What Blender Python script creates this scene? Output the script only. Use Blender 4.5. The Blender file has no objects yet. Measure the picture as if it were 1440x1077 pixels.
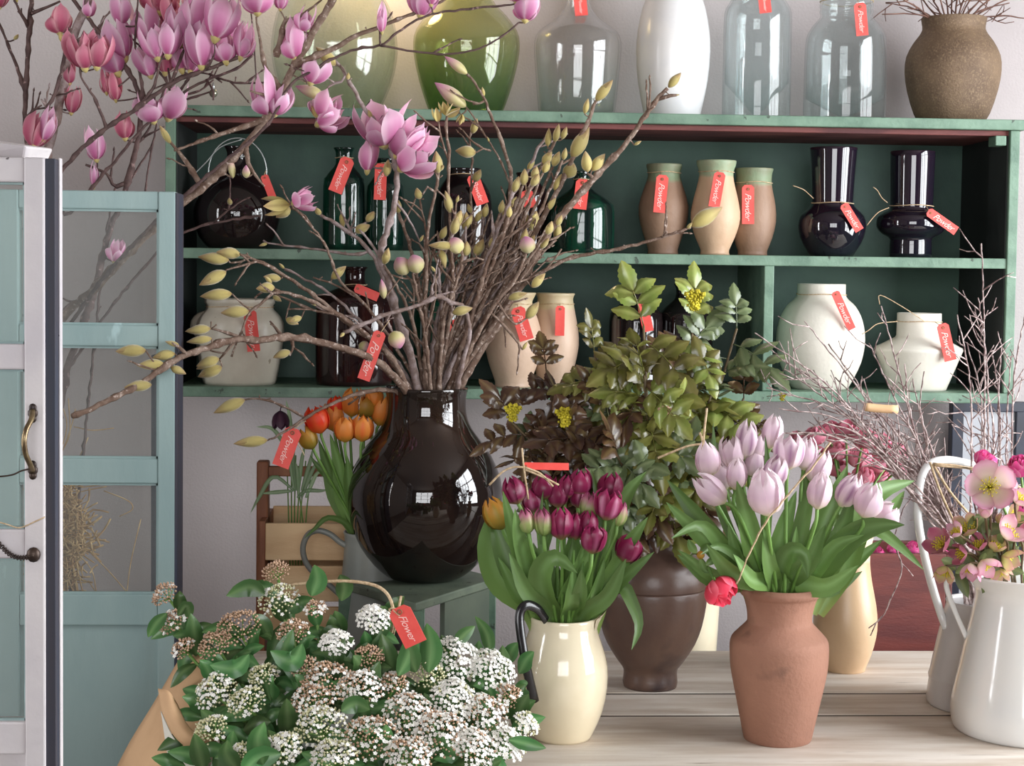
import bpy, math, random
import numpy as np
from mathutils import Vector, Matrix

C = bpy.context.scene.collection
rnd = random.Random(7)
# ------------------------------------------------------------------ camera geometry
FPX, CY0, EYE = 2300.0, 494.9, np.array([0.0, 0.0, 1.5])
YAW, PITCH, ROLL = 0.0542594, -0.0513212, 0.0127918
_F = np.array([math.sin(YAW) * math.cos(PITCH), math.cos(YAW) * math.cos(PITCH), math.sin(PITCH)])
_R = np.array([math.cos(YAW), -math.sin(YAW), 0.0])
_U = np.cross(_R, _F)
RR = _R * math.cos(ROLL) + _U * math.sin(ROLL)
UU = -_R * math.sin(ROLL) + _U * math.cos(ROLL)


def ray(px, py):
    return _F + RR * (px - 720) / FPX + UU * (CY0 - py) / FPX


def pt(px, py, Y):
    d = ray(px, py)
    return EYE + d * (Y / d[1])


def pz(px, py, z):
    d = ray(px, py)
    return EYE + d * ((z - EYE[2]) / d[2])


def ppm(P):
    return FPX / float((np.asarray(P) - EYE) @ _F)


def vdir(ang, toward=0.0):
    """direction from an angle in degrees clockwise from up, seen from the shop's entrance; toward > 0 leans to the front"""
    a = math.radians(ang)
    d = RR * math.sin(a) + UU * math.cos(a) - _F * toward
    return d / np.linalg.norm(d)


cam = bpy.data.cameras.new('camera')
cam.sensor_width = 36
cam.lens = FPX * 36 / 1440
cam.shift_y = -(538.5 - CY0) / 1440
cam.clip_start = 0.05
co = bpy.data.objects.new('camera', cam)
C.objects.link(co)
m = Matrix.Identity(4)
for i in range(3):
    m[i][0], m[i][1], m[i][2], m[i][3] = RR[i], UU[i], -_F[i], EYE[i]
co.matrix_world = m
bpy.context.scene.camera = co


# ------------------------------------------------------------------ mesh helpers
def nrm(v):
    v = np.asarray(v, float)
    n = np.linalg.norm(v)
    return v / n if n > 1e-12 else v


class MB:
    def __init__(s):
        s.V, s.F, s.C, s.n = [], [], [], 0

    def add(s, v, f, col=(0.5, 0, 0.5, 1)):
        v = np.asarray(v, float).reshape(-1, 3)
        c = np.asarray(col, float)
        if c.ndim == 1:
            c = np.tile(c, (len(v), 1))
        s.V.append(v)
        s.C.append(c.reshape(-1, 4))
        n = s.n
        s.F.extend([tuple(i + n for i in q) for q in f])
        s.n += len(v)

    def grid(s, P, col=(0.5, 0, 0.5, 1), wu=False, wv=False):
        P = np.asarray(P, float)
        nu, nv = P.shape[:2]
        f = []
        for i in range(nu if wu else nu - 1):
            for j in range(nv if wv else nv - 1):
                a, b = i * nv + j, i * nv + (j + 1) % nv
                c, d = ((i + 1) % nu) * nv + (j + 1) % nv, ((i + 1) % nu) * nv + j
                f.append((a, b, c, d))
        s.add(P.reshape(-1, 3), f, col)

    def box(s, a, b, col=(0.5, 0, 0.5, 1)):
        x0, y0, z0 = a
        x1, y1, z1 = b
        v = [(x0, y0, z0), (x1, y0, z0), (x1, y1, z0), (x0, y1, z0), (x0, y0, z1), (x1, y0, z1), (x1, y1, z1), (x0, y1, z1)]
        s.add(v, [(0, 3, 2, 1), (4, 5, 6, 7), (0, 1, 5, 4), (1, 2, 6, 5), (2, 3, 7, 6), (3, 0, 4, 7)], col)

    def beam(s, p, q, w, h, up=(0, 0, 1)):
        p, q = np.asarray(p, float), np.asarray(q, float)
        t = nrm(q - p)
        sd = nrm(np.cross(t, up))
        u = np.cross(sd, t)
        v = []
        for e in (p, q):
            for a, b in ((-1, -1), (1, -1), (1, 1), (-1, 1)):
                v.append(e + sd * a * w / 2 + u * b * h / 2)
        s.add(v, [(0, 1, 2, 3), (7, 6, 5, 4), (0, 4, 5, 1), (1, 5, 6, 2), (2, 6, 7, 3), (3, 7, 4, 0)])

    def tube(s, pts, rad, seg=6, flat=1.0, closed=False, col=None):
        P = np.asarray(pts, float)
        n = len(P)
        r = np.full(n, rad, float) if np.isscalar(rad) else np.asarray(rad, float)
        T = np.zeros_like(P)
        T[1:-1] = P[2:] - P[:-2]
        T[0], T[-1] = P[1] - P[0], P[-1] - P[-2]
        if closed:
            T[0] = T[-1] = P[1] - P[-2]
        u = np.array([0.0, 0, 1]) if abs(nrm(T[0])[2]) < 0.9 else np.array([0.0, 1, 0])
        rings = []
        A = np.linspace(0, 2 * math.pi, seg, endpoint=False)
        for i in range(n):
            t = nrm(T[i])
            u = nrm(u - t * (u @ t))
            w = np.cross(t, u)
            rings.append(P[i] + r[i] * (np.outer(np.cos(A), u) + flat * np.outer(np.sin(A), w)))
        G = np.array(rings)
        cc = np.zeros((n, seg, 4))
        cc[..., 0] = np.linspace(0, 1, n)[:, None]
        cc[..., 2] = 0.5
        cc[..., 3] = 1
        if col is not None:
            cc[..., 2] = col
        b = s.n
        s.grid(G, cc.reshape(-1, 4), wv=True)
        if not closed:
            s.F.append(tuple(b + k for k in range(seg))[::-1])
            s.F.append(tuple(b + (n - 1) * seg + k for k in range(seg)))

    def lathe(s, prof, cx, cy, seg=48, wob=0.0):
        A = np.linspace(0, 2 * math.pi, seg, endpoint=False)
        z0, z1 = min(p[1] for p in prof), max(p[1] for p in prof)
        G, cc = [], []
        for r, z in prof:
            rr = r * (1 + wob * np.sin(2 * A + z * 40) + wob * 0.6 * np.sin(3 * A + 1 + z * 25))
            G.append(np.stack([cx + rr * np.cos(A), cy + rr * np.sin(A), np.full(seg, z)], -1))
            cc.append(np.tile([(z - z0) / max(z1 - z0, 1e-6), 0, 0.5, 1], (seg, 1)))
        s.grid(np.array(G)[:, ::-1], np.array(cc).reshape(-1, 4), wv=True)

    def ball(s, c, r, seg=8, col=(0.5, 0, 0.5, 1), sq=(1, 1, 1)):
        th = np.linspace(0, math.pi, seg // 2 + 1)
        A = np.linspace(0, 2 * math.pi, seg, endpoint=False)
        G = np.zeros((len(th), seg, 3))
        G[..., 0] = c[0] + r * sq[0] * np.sin(th)[:, None] * np.cos(A)
        G[..., 1] = c[1] + r * sq[1] * np.sin(th)[:, None] * np.sin(A)
        G[..., 2] = c[2] - r * sq[2] * np.cos(th)[:, None]
        s.grid(G[:, ::-1], col, wv=True)


def catmull(P, k=4):
    P = np.asarray(P, float)
    if len(P) < 3 or k < 2:
        return P
    Q = np.vstack([2 * P[0] - P[1], P, 2 * P[-1] - P[-2]])
    out = []
    for i in range(1, len(Q) - 2):
        for t in np.linspace(0, 1, k, endpoint=False):
            a, b, c, d = Q[i - 1], Q[i], Q[i + 1], Q[i + 2]
            out.append(0.5 * (2 * b + (c - a) * t + (2 * a - 5 * b + 4 * c - d) * t * t + (3 * b - a - 3 * c + d) * t ** 3))
    out.append(P[-1])
    return np.array(out)


WL = {}


def obj(name, mb, mat, parent=None, loc=None, smooth=True, bevel=0):
    me = bpy.data.meshes.new(name)
    V = np.vstack(mb.V)
    L = WL[parent.name] if parent is not None else (np.array(loc, float) if loc is not None else V.mean(0) * [1, 1, 0] + [0, 0, V[:, 2].min()])
    me.from_pydata((V - L).tolist(), [], mb.F)
    ca = me.color_attributes.new('Col', 'FLOAT_COLOR', 'POINT')
    ca.data.foreach_set('color', np.vstack(mb.C).astype(np.float32).ravel())
    if smooth:
        me.polygons.foreach_set('use_smooth', [True] * len(me.polygons))
    me.materials.append(mat)
    o = bpy.data.objects.new(name, me)
    C.objects.link(o)
    if parent is not None:
        o.parent = parent
    else:
        o.location = L
    WL[o.name] = L
    if bevel:
        b = o.modifiers.new('bevel', 'BEVEL')
        b.width = bevel
        b.segments = 2
        b.limit_method = 'ANGLE'
    return o


def tag(o, label, cat, group=None, kind=None):
    o['label'] = label
    o['category'] = cat
    if group:
        o['group'] = group
    if kind:
        o['kind'] = kind
    return o


def thing(name, label, cat, loc, group=None, kind=None):
    o = bpy.data.objects.new(name, None)
    C.objects.link(o)
    o.location = Vector(loc)
    o.empty_display_size = 0.02
    WL[o.name] = np.array(loc, float)
    return tag(o, label, cat, group, kind)


def struct(name, mb, mat, smooth=False):
    o = obj(name, mb, mat, smooth=smooth)
    o['kind'] = 'structure'
    return o


# ------------------------------------------------------------------ materials
def S(r, g, b):
    f = lambda c: (c / 255 / 12.92) if c <= 10.3 else ((c / 255 + 0.055) / 1.055) ** 2.4
    return (f(r), f(g), f(b), 1)


def newmat(name):
    mt = bpy.data.materials.new(name)
    mt.use_nodes = True
    nt = mt.node_tree
    nt.nodes.clear()
    out = nt.nodes.new('ShaderNodeOutputMaterial')
    return mt, nt, out, nt.nodes.new, nt.links.new


def mixc(nt, fac, a, b, mode='MIX'):
    n = nt.nodes.new('ShaderNodeMix')
    n.data_type = 'RGBA'
    n.blend_type = mode
    for sock, v in ((n.inputs[0], fac), (n.inputs[6], a), (n.inputs[7], b)):
        if hasattr(v, 'is_output'):
            nt.links.new(v, sock)
        else:
            sock.default_value = v
    return n.outputs[2]


def ramp(nt, fac, stops):
    n = nt.nodes.new('ShaderNodeValToRGB')
    e = n.color_ramp.elements
    while len(e) < len(stops):
        e.new(0.5)
    for k, (p, c) in zip(e, stops):
        k.position = p
        k.color = c
    if fac is not None:
        nt.links.new(fac, n.inputs[0])
    return n.outputs[0]


def noise(nt, scale, detail=4, coord='Object', stretch=None, rough=0.55):
    tc = nt.nodes.new('ShaderNodeTexCoord')
    src = tc.outputs[coord]
    if stretch:
        mp = nt.nodes.new('ShaderNodeMapping')
        mp.inputs['Scale'].default_value = stretch
        nt.links.new(src, mp.inputs[0])
        src = mp.outputs[0]
    n = nt.nodes.new('ShaderNodeTexNoise')
    n.inputs['Scale'].default_value = scale
    n.inputs['Detail'].default_value = detail
    n.inputs['Roughness'].default_value = rough
    nt.links.new(src, n.inputs['Vector'])
    return n.outputs[0]


def pmat(name, c1, c2=None, rough=0.5, nscale=8, lo=0.4, hi=0.6, bump=0.0, bscale=80, metal=0, coat=0, spec=0.5, stretch=None,
         c3=None, nscale3=30, lo3=0.6, hi3=0.68, trans=0.0, ramp_t=None, bstretch=None):
    mt, nt, out, N, LK = newmat(name)
    p = N('ShaderNodeBsdfPrincipled')
    base = c1
    if ramp_t:
        at = N('ShaderNodeAttribute')
        at.attribute_name = 'Col'
        sp = N('ShaderNodeSeparateColor')
        LK(at.outputs['Color'], sp.inputs[0])
        nz = noise(nt, 30, 2)
        ma = N('ShaderNodeMath')
        ma.operation = 'MULTIPLY_ADD'
        LK(nz, ma.inputs[0])
        ma.inputs[1].default_value = 0.05
        LK(sp.outputs[0], ma.inputs[2])
        base = ramp(nt, ma.outputs[0], ramp_t)
    if c2:
        base = mixc(nt, ramp(nt, noise(nt, nscale, 5, stretch=stretch), [(lo, (0, 0, 0, 1)), (hi, (1, 1, 1, 1))]), base, c2)
    if c3:
        base = mixc(nt, ramp(nt, noise(nt, nscale3, 3, stretch=stretch), [(lo3, (0, 0, 0, 1)), (hi3, (1, 1, 1, 1))]), base, c3)
    if hasattr(base, 'is_output'):
        LK(base, p.inputs['Base Color'])
    else:
        p.inputs['Base Color'].default_value = base
    p.inputs['Roughness'].default_value = rough
    p.inputs['Metallic'].default_value = metal
    p.inputs['Coat Weight'].default_value = coat
    p.inputs['Coat Roughness'].default_value = 0.03
    p.inputs['Specular IOR Level'].default_value = spec
    if trans:
        p.inputs['Transmission Weight'].default_value = trans
    if bump:
        b = N('ShaderNodeBump')
        b.inputs['Strength'].default_value = bump
        b.inputs['Distance'].default_value = 0.004
        LK(noise(nt, bscale, 4, stretch=bstretch or stretch), b.inputs['Height'])
        LK(b.outputs[0], p.inputs['Normal'])
    LK(p.outputs[0], out.inputs[0])
    return mt


def plant(name, stops, edge=None, rough=0.5, transl=0.25, rand=0.5, spec=0.4, hue=0.0, fuzz=0.0, coat=0.0):
    """stops: colour along a petal or blade from its base to its tip; edge: colour of the streak, rim or vein"""
    mt, nt, out, N, LK = newmat(name)
    at = N('ShaderNodeAttribute')
    at.attribute_name = 'Col'
    sp = N('ShaderNodeSeparateColor')
    LK(at.outputs['Color'], sp.inputs[0])
    base = ramp(nt, sp.outputs[0], stops)
    if edge:
        base = mixc(nt, sp.outputs[1], base, edge)
    hs = N('ShaderNodeHueSaturation')
    mr = N('ShaderNodeMapRange')
    LK(sp.outputs[2], mr.inputs[0])
    mr.inputs[3].default_value = 1 - rand / 2
    mr.inputs[4].default_value = 1 + rand / 2
    LK(mr.outputs[0], hs.inputs['Value'])
    if hue:
        mh = N('ShaderNodeMapRange')
        LK(sp.outputs[2], mh.inputs[0])
        mh.inputs[3].default_value = 0.5 - hue
        mh.inputs[4].default_value = 0.5 + hue
        LK(mh.outputs[0], hs.inputs['Hue'])
    LK(base, hs.inputs['Color'])
    p = N('ShaderNodeBsdfPrincipled')
    LK(hs.outputs[0], p.inputs['Base Color'])
    p.inputs['Roughness'].default_value = rough
    p.inputs['Specular IOR Level'].default_value = spec
    p.inputs['Sheen Weight'].default_value = fuzz
    p.inputs['Coat Weight'].default_value = coat
    p.inputs['Coat Roughness'].default_value = 0.2
    if transl:
        tr = N('ShaderNodeBsdfTranslucent')
        LK(hs.outputs[0], tr.inputs[0])
        mx = N('ShaderNodeMixShader')
        mx.inputs[0].default_value = transl
        LK(p.outputs[0], mx.inputs[1])
        LK(tr.outputs[0], mx.inputs[2])
        LK(mx.outputs[0], out.inputs[0])
    else:
        LK(p.outputs[0], out.inputs[0])
    return mt


def glass(name, tint, tint_low=None, gloss=1.0, split=(0.1, 0.6), haze=0.0):
    """thin-walled glass: tinted light passes straight through, Fresnel reflection on top"""
    mt, nt, out, N, LK = newmat(name)
    t = N('ShaderNodeBsdfTransparent')
    if tint_low:
        at = N('ShaderNodeAttribute')
        at.attribute_name = 'Col'
        sp = N('ShaderNodeSeparateColor')
        LK(at.outputs['Color'], sp.inputs[0])
        col = ramp(nt, sp.outputs[0], [(split[0], tint_low), (split[1], tint)])
        LK(col, t.inputs[0])
    else:
        t.inputs[0].default_value = tint
    g = N('ShaderNodeBsdfGlossy')
    g.inputs['Roughness'].default_value = 0.03
    lw = N('ShaderNodeLayerWeight')
    lw.inputs[0].default_value = 0.5
    po_ = N('ShaderNodeMath')
    po_.operation = 'POWER'
    LK(lw.outputs['Facing'], po_.inputs[0])
    po_.inputs[1].default_value = 4.0
    ma = N('ShaderNodeMath')
    ma.operation = 'MULTIPLY_ADD'
    LK(po_.outputs[0], ma.inputs[0])
    ma.inputs[1].default_value = 0.7 * gloss
    ma.inputs[2].default_value = 0.045 * gloss
    last = t.outputs[0]
    if haze:
        df = N('ShaderNodeBsdfDiffuse')
        if tint_low:
            LK(col, df.inputs[0])
        else:
            df.inputs[0].default_value = tint
        mh = N('ShaderNodeMixShader')
        mh.inputs[0].default_value = haze
        LK(t.outputs[0], mh.inputs[1])
        LK(df.outputs[0], mh.inputs[2])
        last = mh.outputs[0]
    mx = N('ShaderNodeMixShader')
    LK(ma.outputs[0], mx.inputs[0])
    LK(last, mx.inputs[1])
    LK(g.outputs[0], mx.inputs[2])
    LK(mx.outputs[0], out.inputs[0])
    return mt


M = {}
M['wall'] = pmat('lilac_grey_plaster', S(188, 180, 180), S(194, 186, 186), 0.9, 3, bump=0.35, bscale=160, spec=0.2)
M['room'] = pmat('shop_plaster', S(128, 118, 112), None, 0.9, spec=0.2)
M['floor'] = pmat('dark_floorboards', S(84, 70, 60), S(66, 54, 46), 0.6, 5, stretch=(1, 8, 1))
M['green_edge'] = pmat('worn_sage_paint', S(112, 140, 120), S(90, 118, 100), 0.5, 14, 0.42, 0.62, 0.3, 90, c3=S(64, 78, 66), nscale3=45, lo3=0.66, hi3=0.7)
M['green_back'] = pmat('dark_green_paint', S(60, 90, 76), S(50, 78, 68), 0.55, 6, bump=0.15, bscale=60)
M['side_shade'] = pmat('painted_side_shade', S(44, 48, 46), S(36, 38, 38), 0.6, 6)  # dark tone that puts the shade of the shelf ends into colour
M['olive'] = pmat('dull_olive_paint', S(96, 106, 90), S(84, 94, 82), 0.6, 6)
M['red_wood'] = pmat('red_brown_underside', S(118, 66, 62), S(86, 46, 46), 0.7, 6, stretch=(1, 8, 8), bump=0.2)
M['table'] = pmat('scrubbed_table_wood', S(216, 208, 198), S(188, 172, 156), 0.55, 5, 0.36, 0.68, 0.25, 40, stretch=(0.9, 7, 7), c3=S(128, 112, 98), nscale3=9, lo3=0.66, hi3=0.78)
M['bench'] = pmat('dark_bench_wood', S(96, 84, 76), S(74, 64, 58), 0.7, 6, stretch=(1, 8, 8))
M['door_green'] = pmat('turquoise_door_paint', S(150, 172, 170), S(136, 160, 160), 0.5, 7, 0.4, 0.65, 0.2, 60, stretch=(1, 1, 0.35), c3=S(168, 194, 194), nscale3=26, lo3=0.66, hi3=0.72)
M['door_white'] = pmat('chipped_white_door_paint', S(214, 208, 208), S(198, 192, 196), 0.5, 6, 0.4, 0.65, 0.2, 60, c3=S(110, 104, 104), nscale3=60, lo3=0.73, hi3=0.75)
M['door_edge'] = pmat('dark_door_edge', S(54, 52, 62), S(44, 50, 66), 0.6, 10, stretch=(4, 4, 0.4))
M['iron'] = pmat('dark_iron', S(52, 44, 42), S(70, 56, 48), 0.45, 40, metal=0.6, bump=0.2)
M['brass'] = pmat('old_brass', S(150, 132, 100), S(110, 92, 70), 0.35, 40, metal=0.8)
M['pane'] = glass('window_pane_glass', (0.93, 0.95, 0.94, 1), gloss=0.8, haze=0.06)
M['glass_pale'] = glass('pale_green_glass', (0.93, 0.95, 0.92, 1), (0.88, 0.92, 0.88, 1), haze=0.015)
M['glass_green'] = glass('green_glass', (0.84, 0.85, 0.66, 1), (0.50, 0.66, 0.40, 1), split=(0.06, 0.6), haze=0.04)
M['glass_clear'] = glass('clear_glass', (0.955, 0.955, 0.955, 1), (0.88, 0.93, 0.915, 1), split=(0.05, 0.5), haze=0.03)
M['glass_aqua'] = glass('aqua_jar_glass', (0.93, 0.955, 0.955, 1), (0.87, 0.925, 0.92, 1), split=(0.03, 0.4), haze=0.03)
M['black_glass'] = pmat('black_glass', S(22, 18, 20), S(30, 22, 22), 0.04, 4, spec=0.7)
M['brown_glass'] = pmat('brown_glass', S(48, 24, 22), S(30, 18, 20), 0.05, 7, stretch=(6, 6, 0.3), spec=0.7)
M['green_bottle'] = pmat('dark_green_glass', S(14, 58, 42), S(16, 28, 26), 0.05, 5, stretch=(5, 5, 0.3), spec=0.7)
M['violet_glass'] = pmat('dark_violet_glass', S(30, 20, 32), S(20, 22, 30), 0.04, 5, spec=0.8)
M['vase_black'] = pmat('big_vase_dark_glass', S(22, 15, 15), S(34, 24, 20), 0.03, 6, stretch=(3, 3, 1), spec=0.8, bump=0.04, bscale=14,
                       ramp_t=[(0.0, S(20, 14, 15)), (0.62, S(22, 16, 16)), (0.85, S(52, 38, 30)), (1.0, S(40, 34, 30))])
M['white_glaze'] = pmat('white_glaze', S(236, 234, 232), S(226, 226, 228), 0.22, 8, bump=0.08, bscale=50)
M['white_matt'] = pmat('matt_off_white_ceramic', S(222, 218, 206), S(210, 206, 194), 0.6, 10, bump=0.15, bscale=120)
M['crock'] = pmat('stoneware_glaze', S(212, 206, 190), S(198, 190, 174), 0.3, 10, bump=0.1, bscale=40, c3=S(150, 138, 120), nscale3=50, lo3=0.7, hi3=0.74)
M['brown_pot'] = pmat('rough_brown_stoneware', S(122, 100, 78), S(98, 78, 60), 0.7, 12, 0.35, 0.65, 0.5, 240, c3=S(136, 114, 88), nscale3=220, lo3=0.5, hi3=0.7)
CONF = [(0.0, S(204, 174, 144)), (0.84, S(200, 170, 138)), (0.87, S(150, 164, 132)), (1.0, S(134, 156, 126))]
M['confit'] = pmat('tan_clay_green_glazed_rim', S(190, 150, 110), S(176, 138, 110), 0.5, 9, 0.45, 0.85, 0.25, 70, ramp_t=CONF)
CONF2 = [(0.0, S(156, 126, 104)), (0.81, S(148, 118, 96)), (0.85, S(130, 144, 112)), (1.0, S(120, 140, 110))]
M['confit_dark'] = pmat('brown_clay_green_glazed_rim', S(150, 112, 84), S(130, 102, 84), 0.55, 9, 0.4, 0.7, 0.3, 70, ramp_t=CONF2)
CONF3 = [(0.0, S(202, 174, 152)), (0.84, S(198, 170, 146)), (0.87, S(196, 180, 146)), (1.0, S(186, 172, 136))]
M['confit_pale'] = pmat('pale_clay_jar', S(204, 176, 152), S(186, 158, 136), 0.5, 9, 0.45, 0.75, 0.25, 70, ramp_t=CONF3)
CONF4 = [(0.0, S(202, 172, 138)), (0.84, S(198, 168, 132)), (0.86, S(222, 210, 182)), (1.0, S(220, 208, 180))]
M['tan_pot'] = pmat('tan_stoneware_cream_rim', S(200, 160, 120), S(188, 156, 122), 0.35, 9, 0.45, 0.75, 0.12, 50, ramp_t=CONF4)
M['cream'] = pmat('cream_glaze', S(230, 218, 190), S(222, 208, 178), 0.12, 7, coat=0.4, bump=0.03, bscale=20)
M['black_glaze'] = pmat('black_glaze', S(26, 24, 26), None, 0.2)
M['urn'] = pmat('burnished_dark_brown_clay', S(84, 64, 56), S(112, 86, 70), 0.34, 5, 0.4, 0.75, 0.15, 60, c3=S(52, 42, 44), nscale3=9, lo3=0.5, hi3=0.7)
M['terracotta'] = pmat('terracotta', S(158, 114, 94), S(138, 98, 80), 0.8, 7, 0.35, 0.7, 0.35, 140, c3=S(112, 82, 68), nscale3=16, lo3=0.62, hi3=0.78)
M['enamel'] = pmat('white_enamel', S(234, 234, 230), S(228, 230, 230), 0.14, 5, coat=0.3)
M['enamel_grey'] = pmat('pale_grey_enamel', S(206, 202, 200), S(196, 192, 192), 0.25, 5)
M['zinc'] = pmat('grey_enamel_jug', S(150, 152, 146), S(136, 140, 136), 0.35, 8)
M['pine'] = pmat('pale_pine', S(230, 196, 152), S(214, 174, 130), 0.6, 4, stretch=(1, 7, 7), bump=0.2, c3=S(150, 108, 74), nscale3=20, lo3=0.72, hi3=0.76)
M['brown_wood'] = pmat('red_brown_wood', S(168, 112, 78), S(138, 86, 60), 0.6, 5, stretch=(7, 7, 1), bump=0.2)
M['mahogany'] = pmat('mahogany_box', S(112, 54, 48), S(90, 42, 40), 0.45, 4, stretch=(1, 6, 6), bump=0.15)
M['kraft'] = pmat('kraft_paper', S(206, 168, 128), S(188, 150, 112), 0.75, 6, bump=0.4, bscale=24)
M['tag_red'] = pmat('red_card', S(232, 78, 70), S(240, 92, 84), 0.55, 20)
M['ink'] = pmat('white_ink', S(255, 214, 206), None, 0.6)
M['string'] = pmat('natural_twine', S(208, 184, 150), S(176, 150, 116), 0.8, 200)
M['wire'] = pmat('galvanised_wire', S(180, 186, 184), None, 0.35, metal=0.8)
M['bark'] = pmat('magnolia_bark', S(104, 80, 66), S(146, 126, 112), 0.75, 60, 0.42, 0.68, 0.7, 250, c3=S(176, 158, 148), nscale3=120, lo3=0.6, hi3=0.66)
M['bark_grey'] = pmat('pale_grey_bark', S(160, 144, 142), S(122, 102, 94), 0.75, 60, bump=0.5, bscale=250)
M['bark_dark'] = pmat('dark_magnolia_bark', S(70, 50, 48), S(96, 74, 70), 0.75, 50, bump=0.5, bscale=200, c3=S(144, 118, 114), nscale3=90, lo3=0.62, hi3=0.68)
M['twig'] = pmat('birch_twig_bark', S(120, 96, 94), S(196, 178, 174), 0.7, 90, 0.42, 0.58)
M['twig_brown'] = pmat('brown_twig_bark', S(88, 58, 48), S(118, 84, 70), 0.7, 60)
M['stem'] = pmat('green_stem', S(112, 150, 72), S(96, 134, 60), 0.5, 20)
M['stem_brown'] = pmat('brown_green_stem', S(104, 88, 58), S(82, 66, 44), 0.6, 30)
M['straw'] = pmat('dry_straw', S(216, 184, 132), S(176, 138, 90), 0.7, 30)
M['bud'] = plant('silky_bud', [(0, S(150, 124, 70)), (0.12, S(182, 166, 96)), (0.6, S(192, 176, 112)), (1, S(170, 138, 96))], S(128, 104, 60), 0.7, 0.1, 0.35, fuzz=0.5)
M['bud_pink'] = plant('pink_opening_bud', [(0, S(196, 190, 120)), (0.35, S(206, 196, 140)), (0.68, S(204, 160, 160)), (1, S(190, 100, 160))], S(226, 206, 180), 0.6, 0.15, 0.3, fuzz=0.3)
M['mag'] = plant('magnolia_petal', [(0, S(184, 78, 128)), (0.25, S(206, 116, 166)), (0.65, S(226, 164, 200)), (1, S(240, 204, 224))], S(248, 224, 236), 0.5, 0.35, 0.3)
M['mag_deep'] = plant('deep_magnolia_petal', [(0, S(170, 64, 98)), (0.4, S(200, 100, 130)), (1, S(224, 150, 168))], S(234, 184, 190), 0.5, 0.35, 0.35)
M['lilac'] = plant('lilac_tulip_petal', [(0, S(226, 224, 180)), (0.16, S(234, 216, 214)), (0.5, S(226, 200, 214)), (1, S(238, 222, 226))], S(150, 96, 138), 0.42, 0.3, 0.12)
M['purple'] = plant('purple_tulip_petal', [(0, S(150, 140, 84)), (0.22, S(132, 38, 78)), (0.7, S(136, 26, 72)), (1, S(164, 52, 100))], S(206, 130, 164), 0.35, 0.25, 0.4)
M['purple_green'] = plant('green_purple_tulip_bud', [(0, S(130, 160, 84)), (0.45, S(164, 176, 110)), (0.75, S(190, 120, 140)), (1, S(158, 50, 106))], S(206, 190, 150), 0.4, 0.25, 0.3)
M['orange'] = plant('orange_tulip_petal', [(0, S(196, 160, 60)), (0.3, S(236, 144, 62)), (1, S(244, 160, 76))], S(238, 112, 54), 0.45, 0.3, 0.25)
M['orange_red'] = plant('red_orange_tulip_petal', [(0, S(214, 110, 50)), (0.4, S(236, 64, 36)), (1, S(244, 84, 44))], S(238, 120, 50), 0.45, 0.3, 0.25)
M['ochre'] = plant('ochre_tulip_petal', [(0, S(130, 124, 50)), (0.5, S(186, 140, 50)), (1, S(206, 140, 56))], S(160, 140, 60), 0.45, 0.3, 0.25)
M['leaf'] = plant('tulip_leaf', [(0, S(146, 170, 100)), (0.35, S(112, 144, 76)), (1, S(96, 128, 70))], S(136, 172, 108), 0.40, 0.22, 0.55)
M['mahonia'] = plant('mahonia_leaf', [(0, S(96, 92, 46)), (0.5, S(112, 118, 54)), (1, S(128, 122, 60))], S(160, 162, 94), 0.25, 0.15, 1.0, 0.6, hue=0.035)
M['mahonia_bronze'] = plant('bronze_mahonia_leaf', [(0, S(66, 46, 36)), (0.5, S(80, 58, 42)), (1, S(96, 68, 48))], S(120, 100, 64), 0.25, 0.12, 0.9, 0.6, hue=0.02)
M['mahonia_grey'] = plant('grey_green_mahonia_leaf', [(0, S(80, 94, 62)), (1, S(98, 112, 74))], S(140, 152, 112), 0.3, 0.15, 0.4, 0.6)
M['yellow'] = plant('yellow_floret', [(0, S(168, 168, 40)), (1, S(224, 206, 62))], None, 0.5, 0.15, 0.4)
M['vib_leaf'] = plant('viburnum_leaf', [(0, S(68, 98, 56)), (0.6, S(66, 104, 58)), (1, S(88, 126, 72))], S(120, 152, 100), 0.32, 0.2, 0.8, hue=0.02)
M['vib_white'] = plant('white_floret', [(0, S(196, 196, 150)), (0.35, S(250, 248, 240)), (1, S(252, 250, 246))], None, 0.6, 0.15, 0.12)
M['vib_bud'] = plant('green_white_floret_bud', [(0, S(160, 162, 90)), (1, S(224, 220, 176))], S(240, 236, 220), 0.6, 0.1, 0.3)
M['vib_pink'] = plant('pinkish_brown_floret_bud', [(0, S(140, 112, 70)), (1, S(204, 166, 138))], S(226, 200, 180), 0.6, 0.1, 0.5)
M['helle'] = plant('hellebore_petal', [(0, S(196, 196, 120)), (0.25, S(226, 204, 190)), (0.7, S(222, 172, 190)), (1, S(206, 140, 164))], S(190, 116, 140), 0.5, 0.35, 0.35, hue=0.01)
M['helle_green'] = plant('green_pink_hellebore_petal', [(0, S(170, 176, 96)), (0.5, S(198, 184, 122)), (1, S(206, 150, 150))], S(190, 120, 130), 0.5, 0.35, 0.35)
M['helle_dusk'] = plant('dusky_hellebore_petal', [(0, S(150, 110, 100)), (0.5, S(178, 100, 120)), (1, S(160, 78, 108))], S(210, 160, 160), 0.5, 0.3, 0.35)
M['helle_leaf'] = plant('hellebore_leaf', [(0, S(92, 104, 62)), (1, S(110, 124, 74))], S(140, 150, 96), 0.45, 0.2, 0.5)
M['ranun'] = plant('pink_ranunculus_petal', [(0, S(226, 196, 160)), (0.35, S(220, 110, 142)), (1, S(236, 156, 178))], S(244, 196, 206), 0.5, 0.3, 0.4)
M['ranun_red'] = plant('red_ranunculus_petal', [(0, S(214, 60, 80)), (1, S(238, 66, 96))], S(250, 130, 150), 0.5, 0.3, 0.3)
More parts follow.
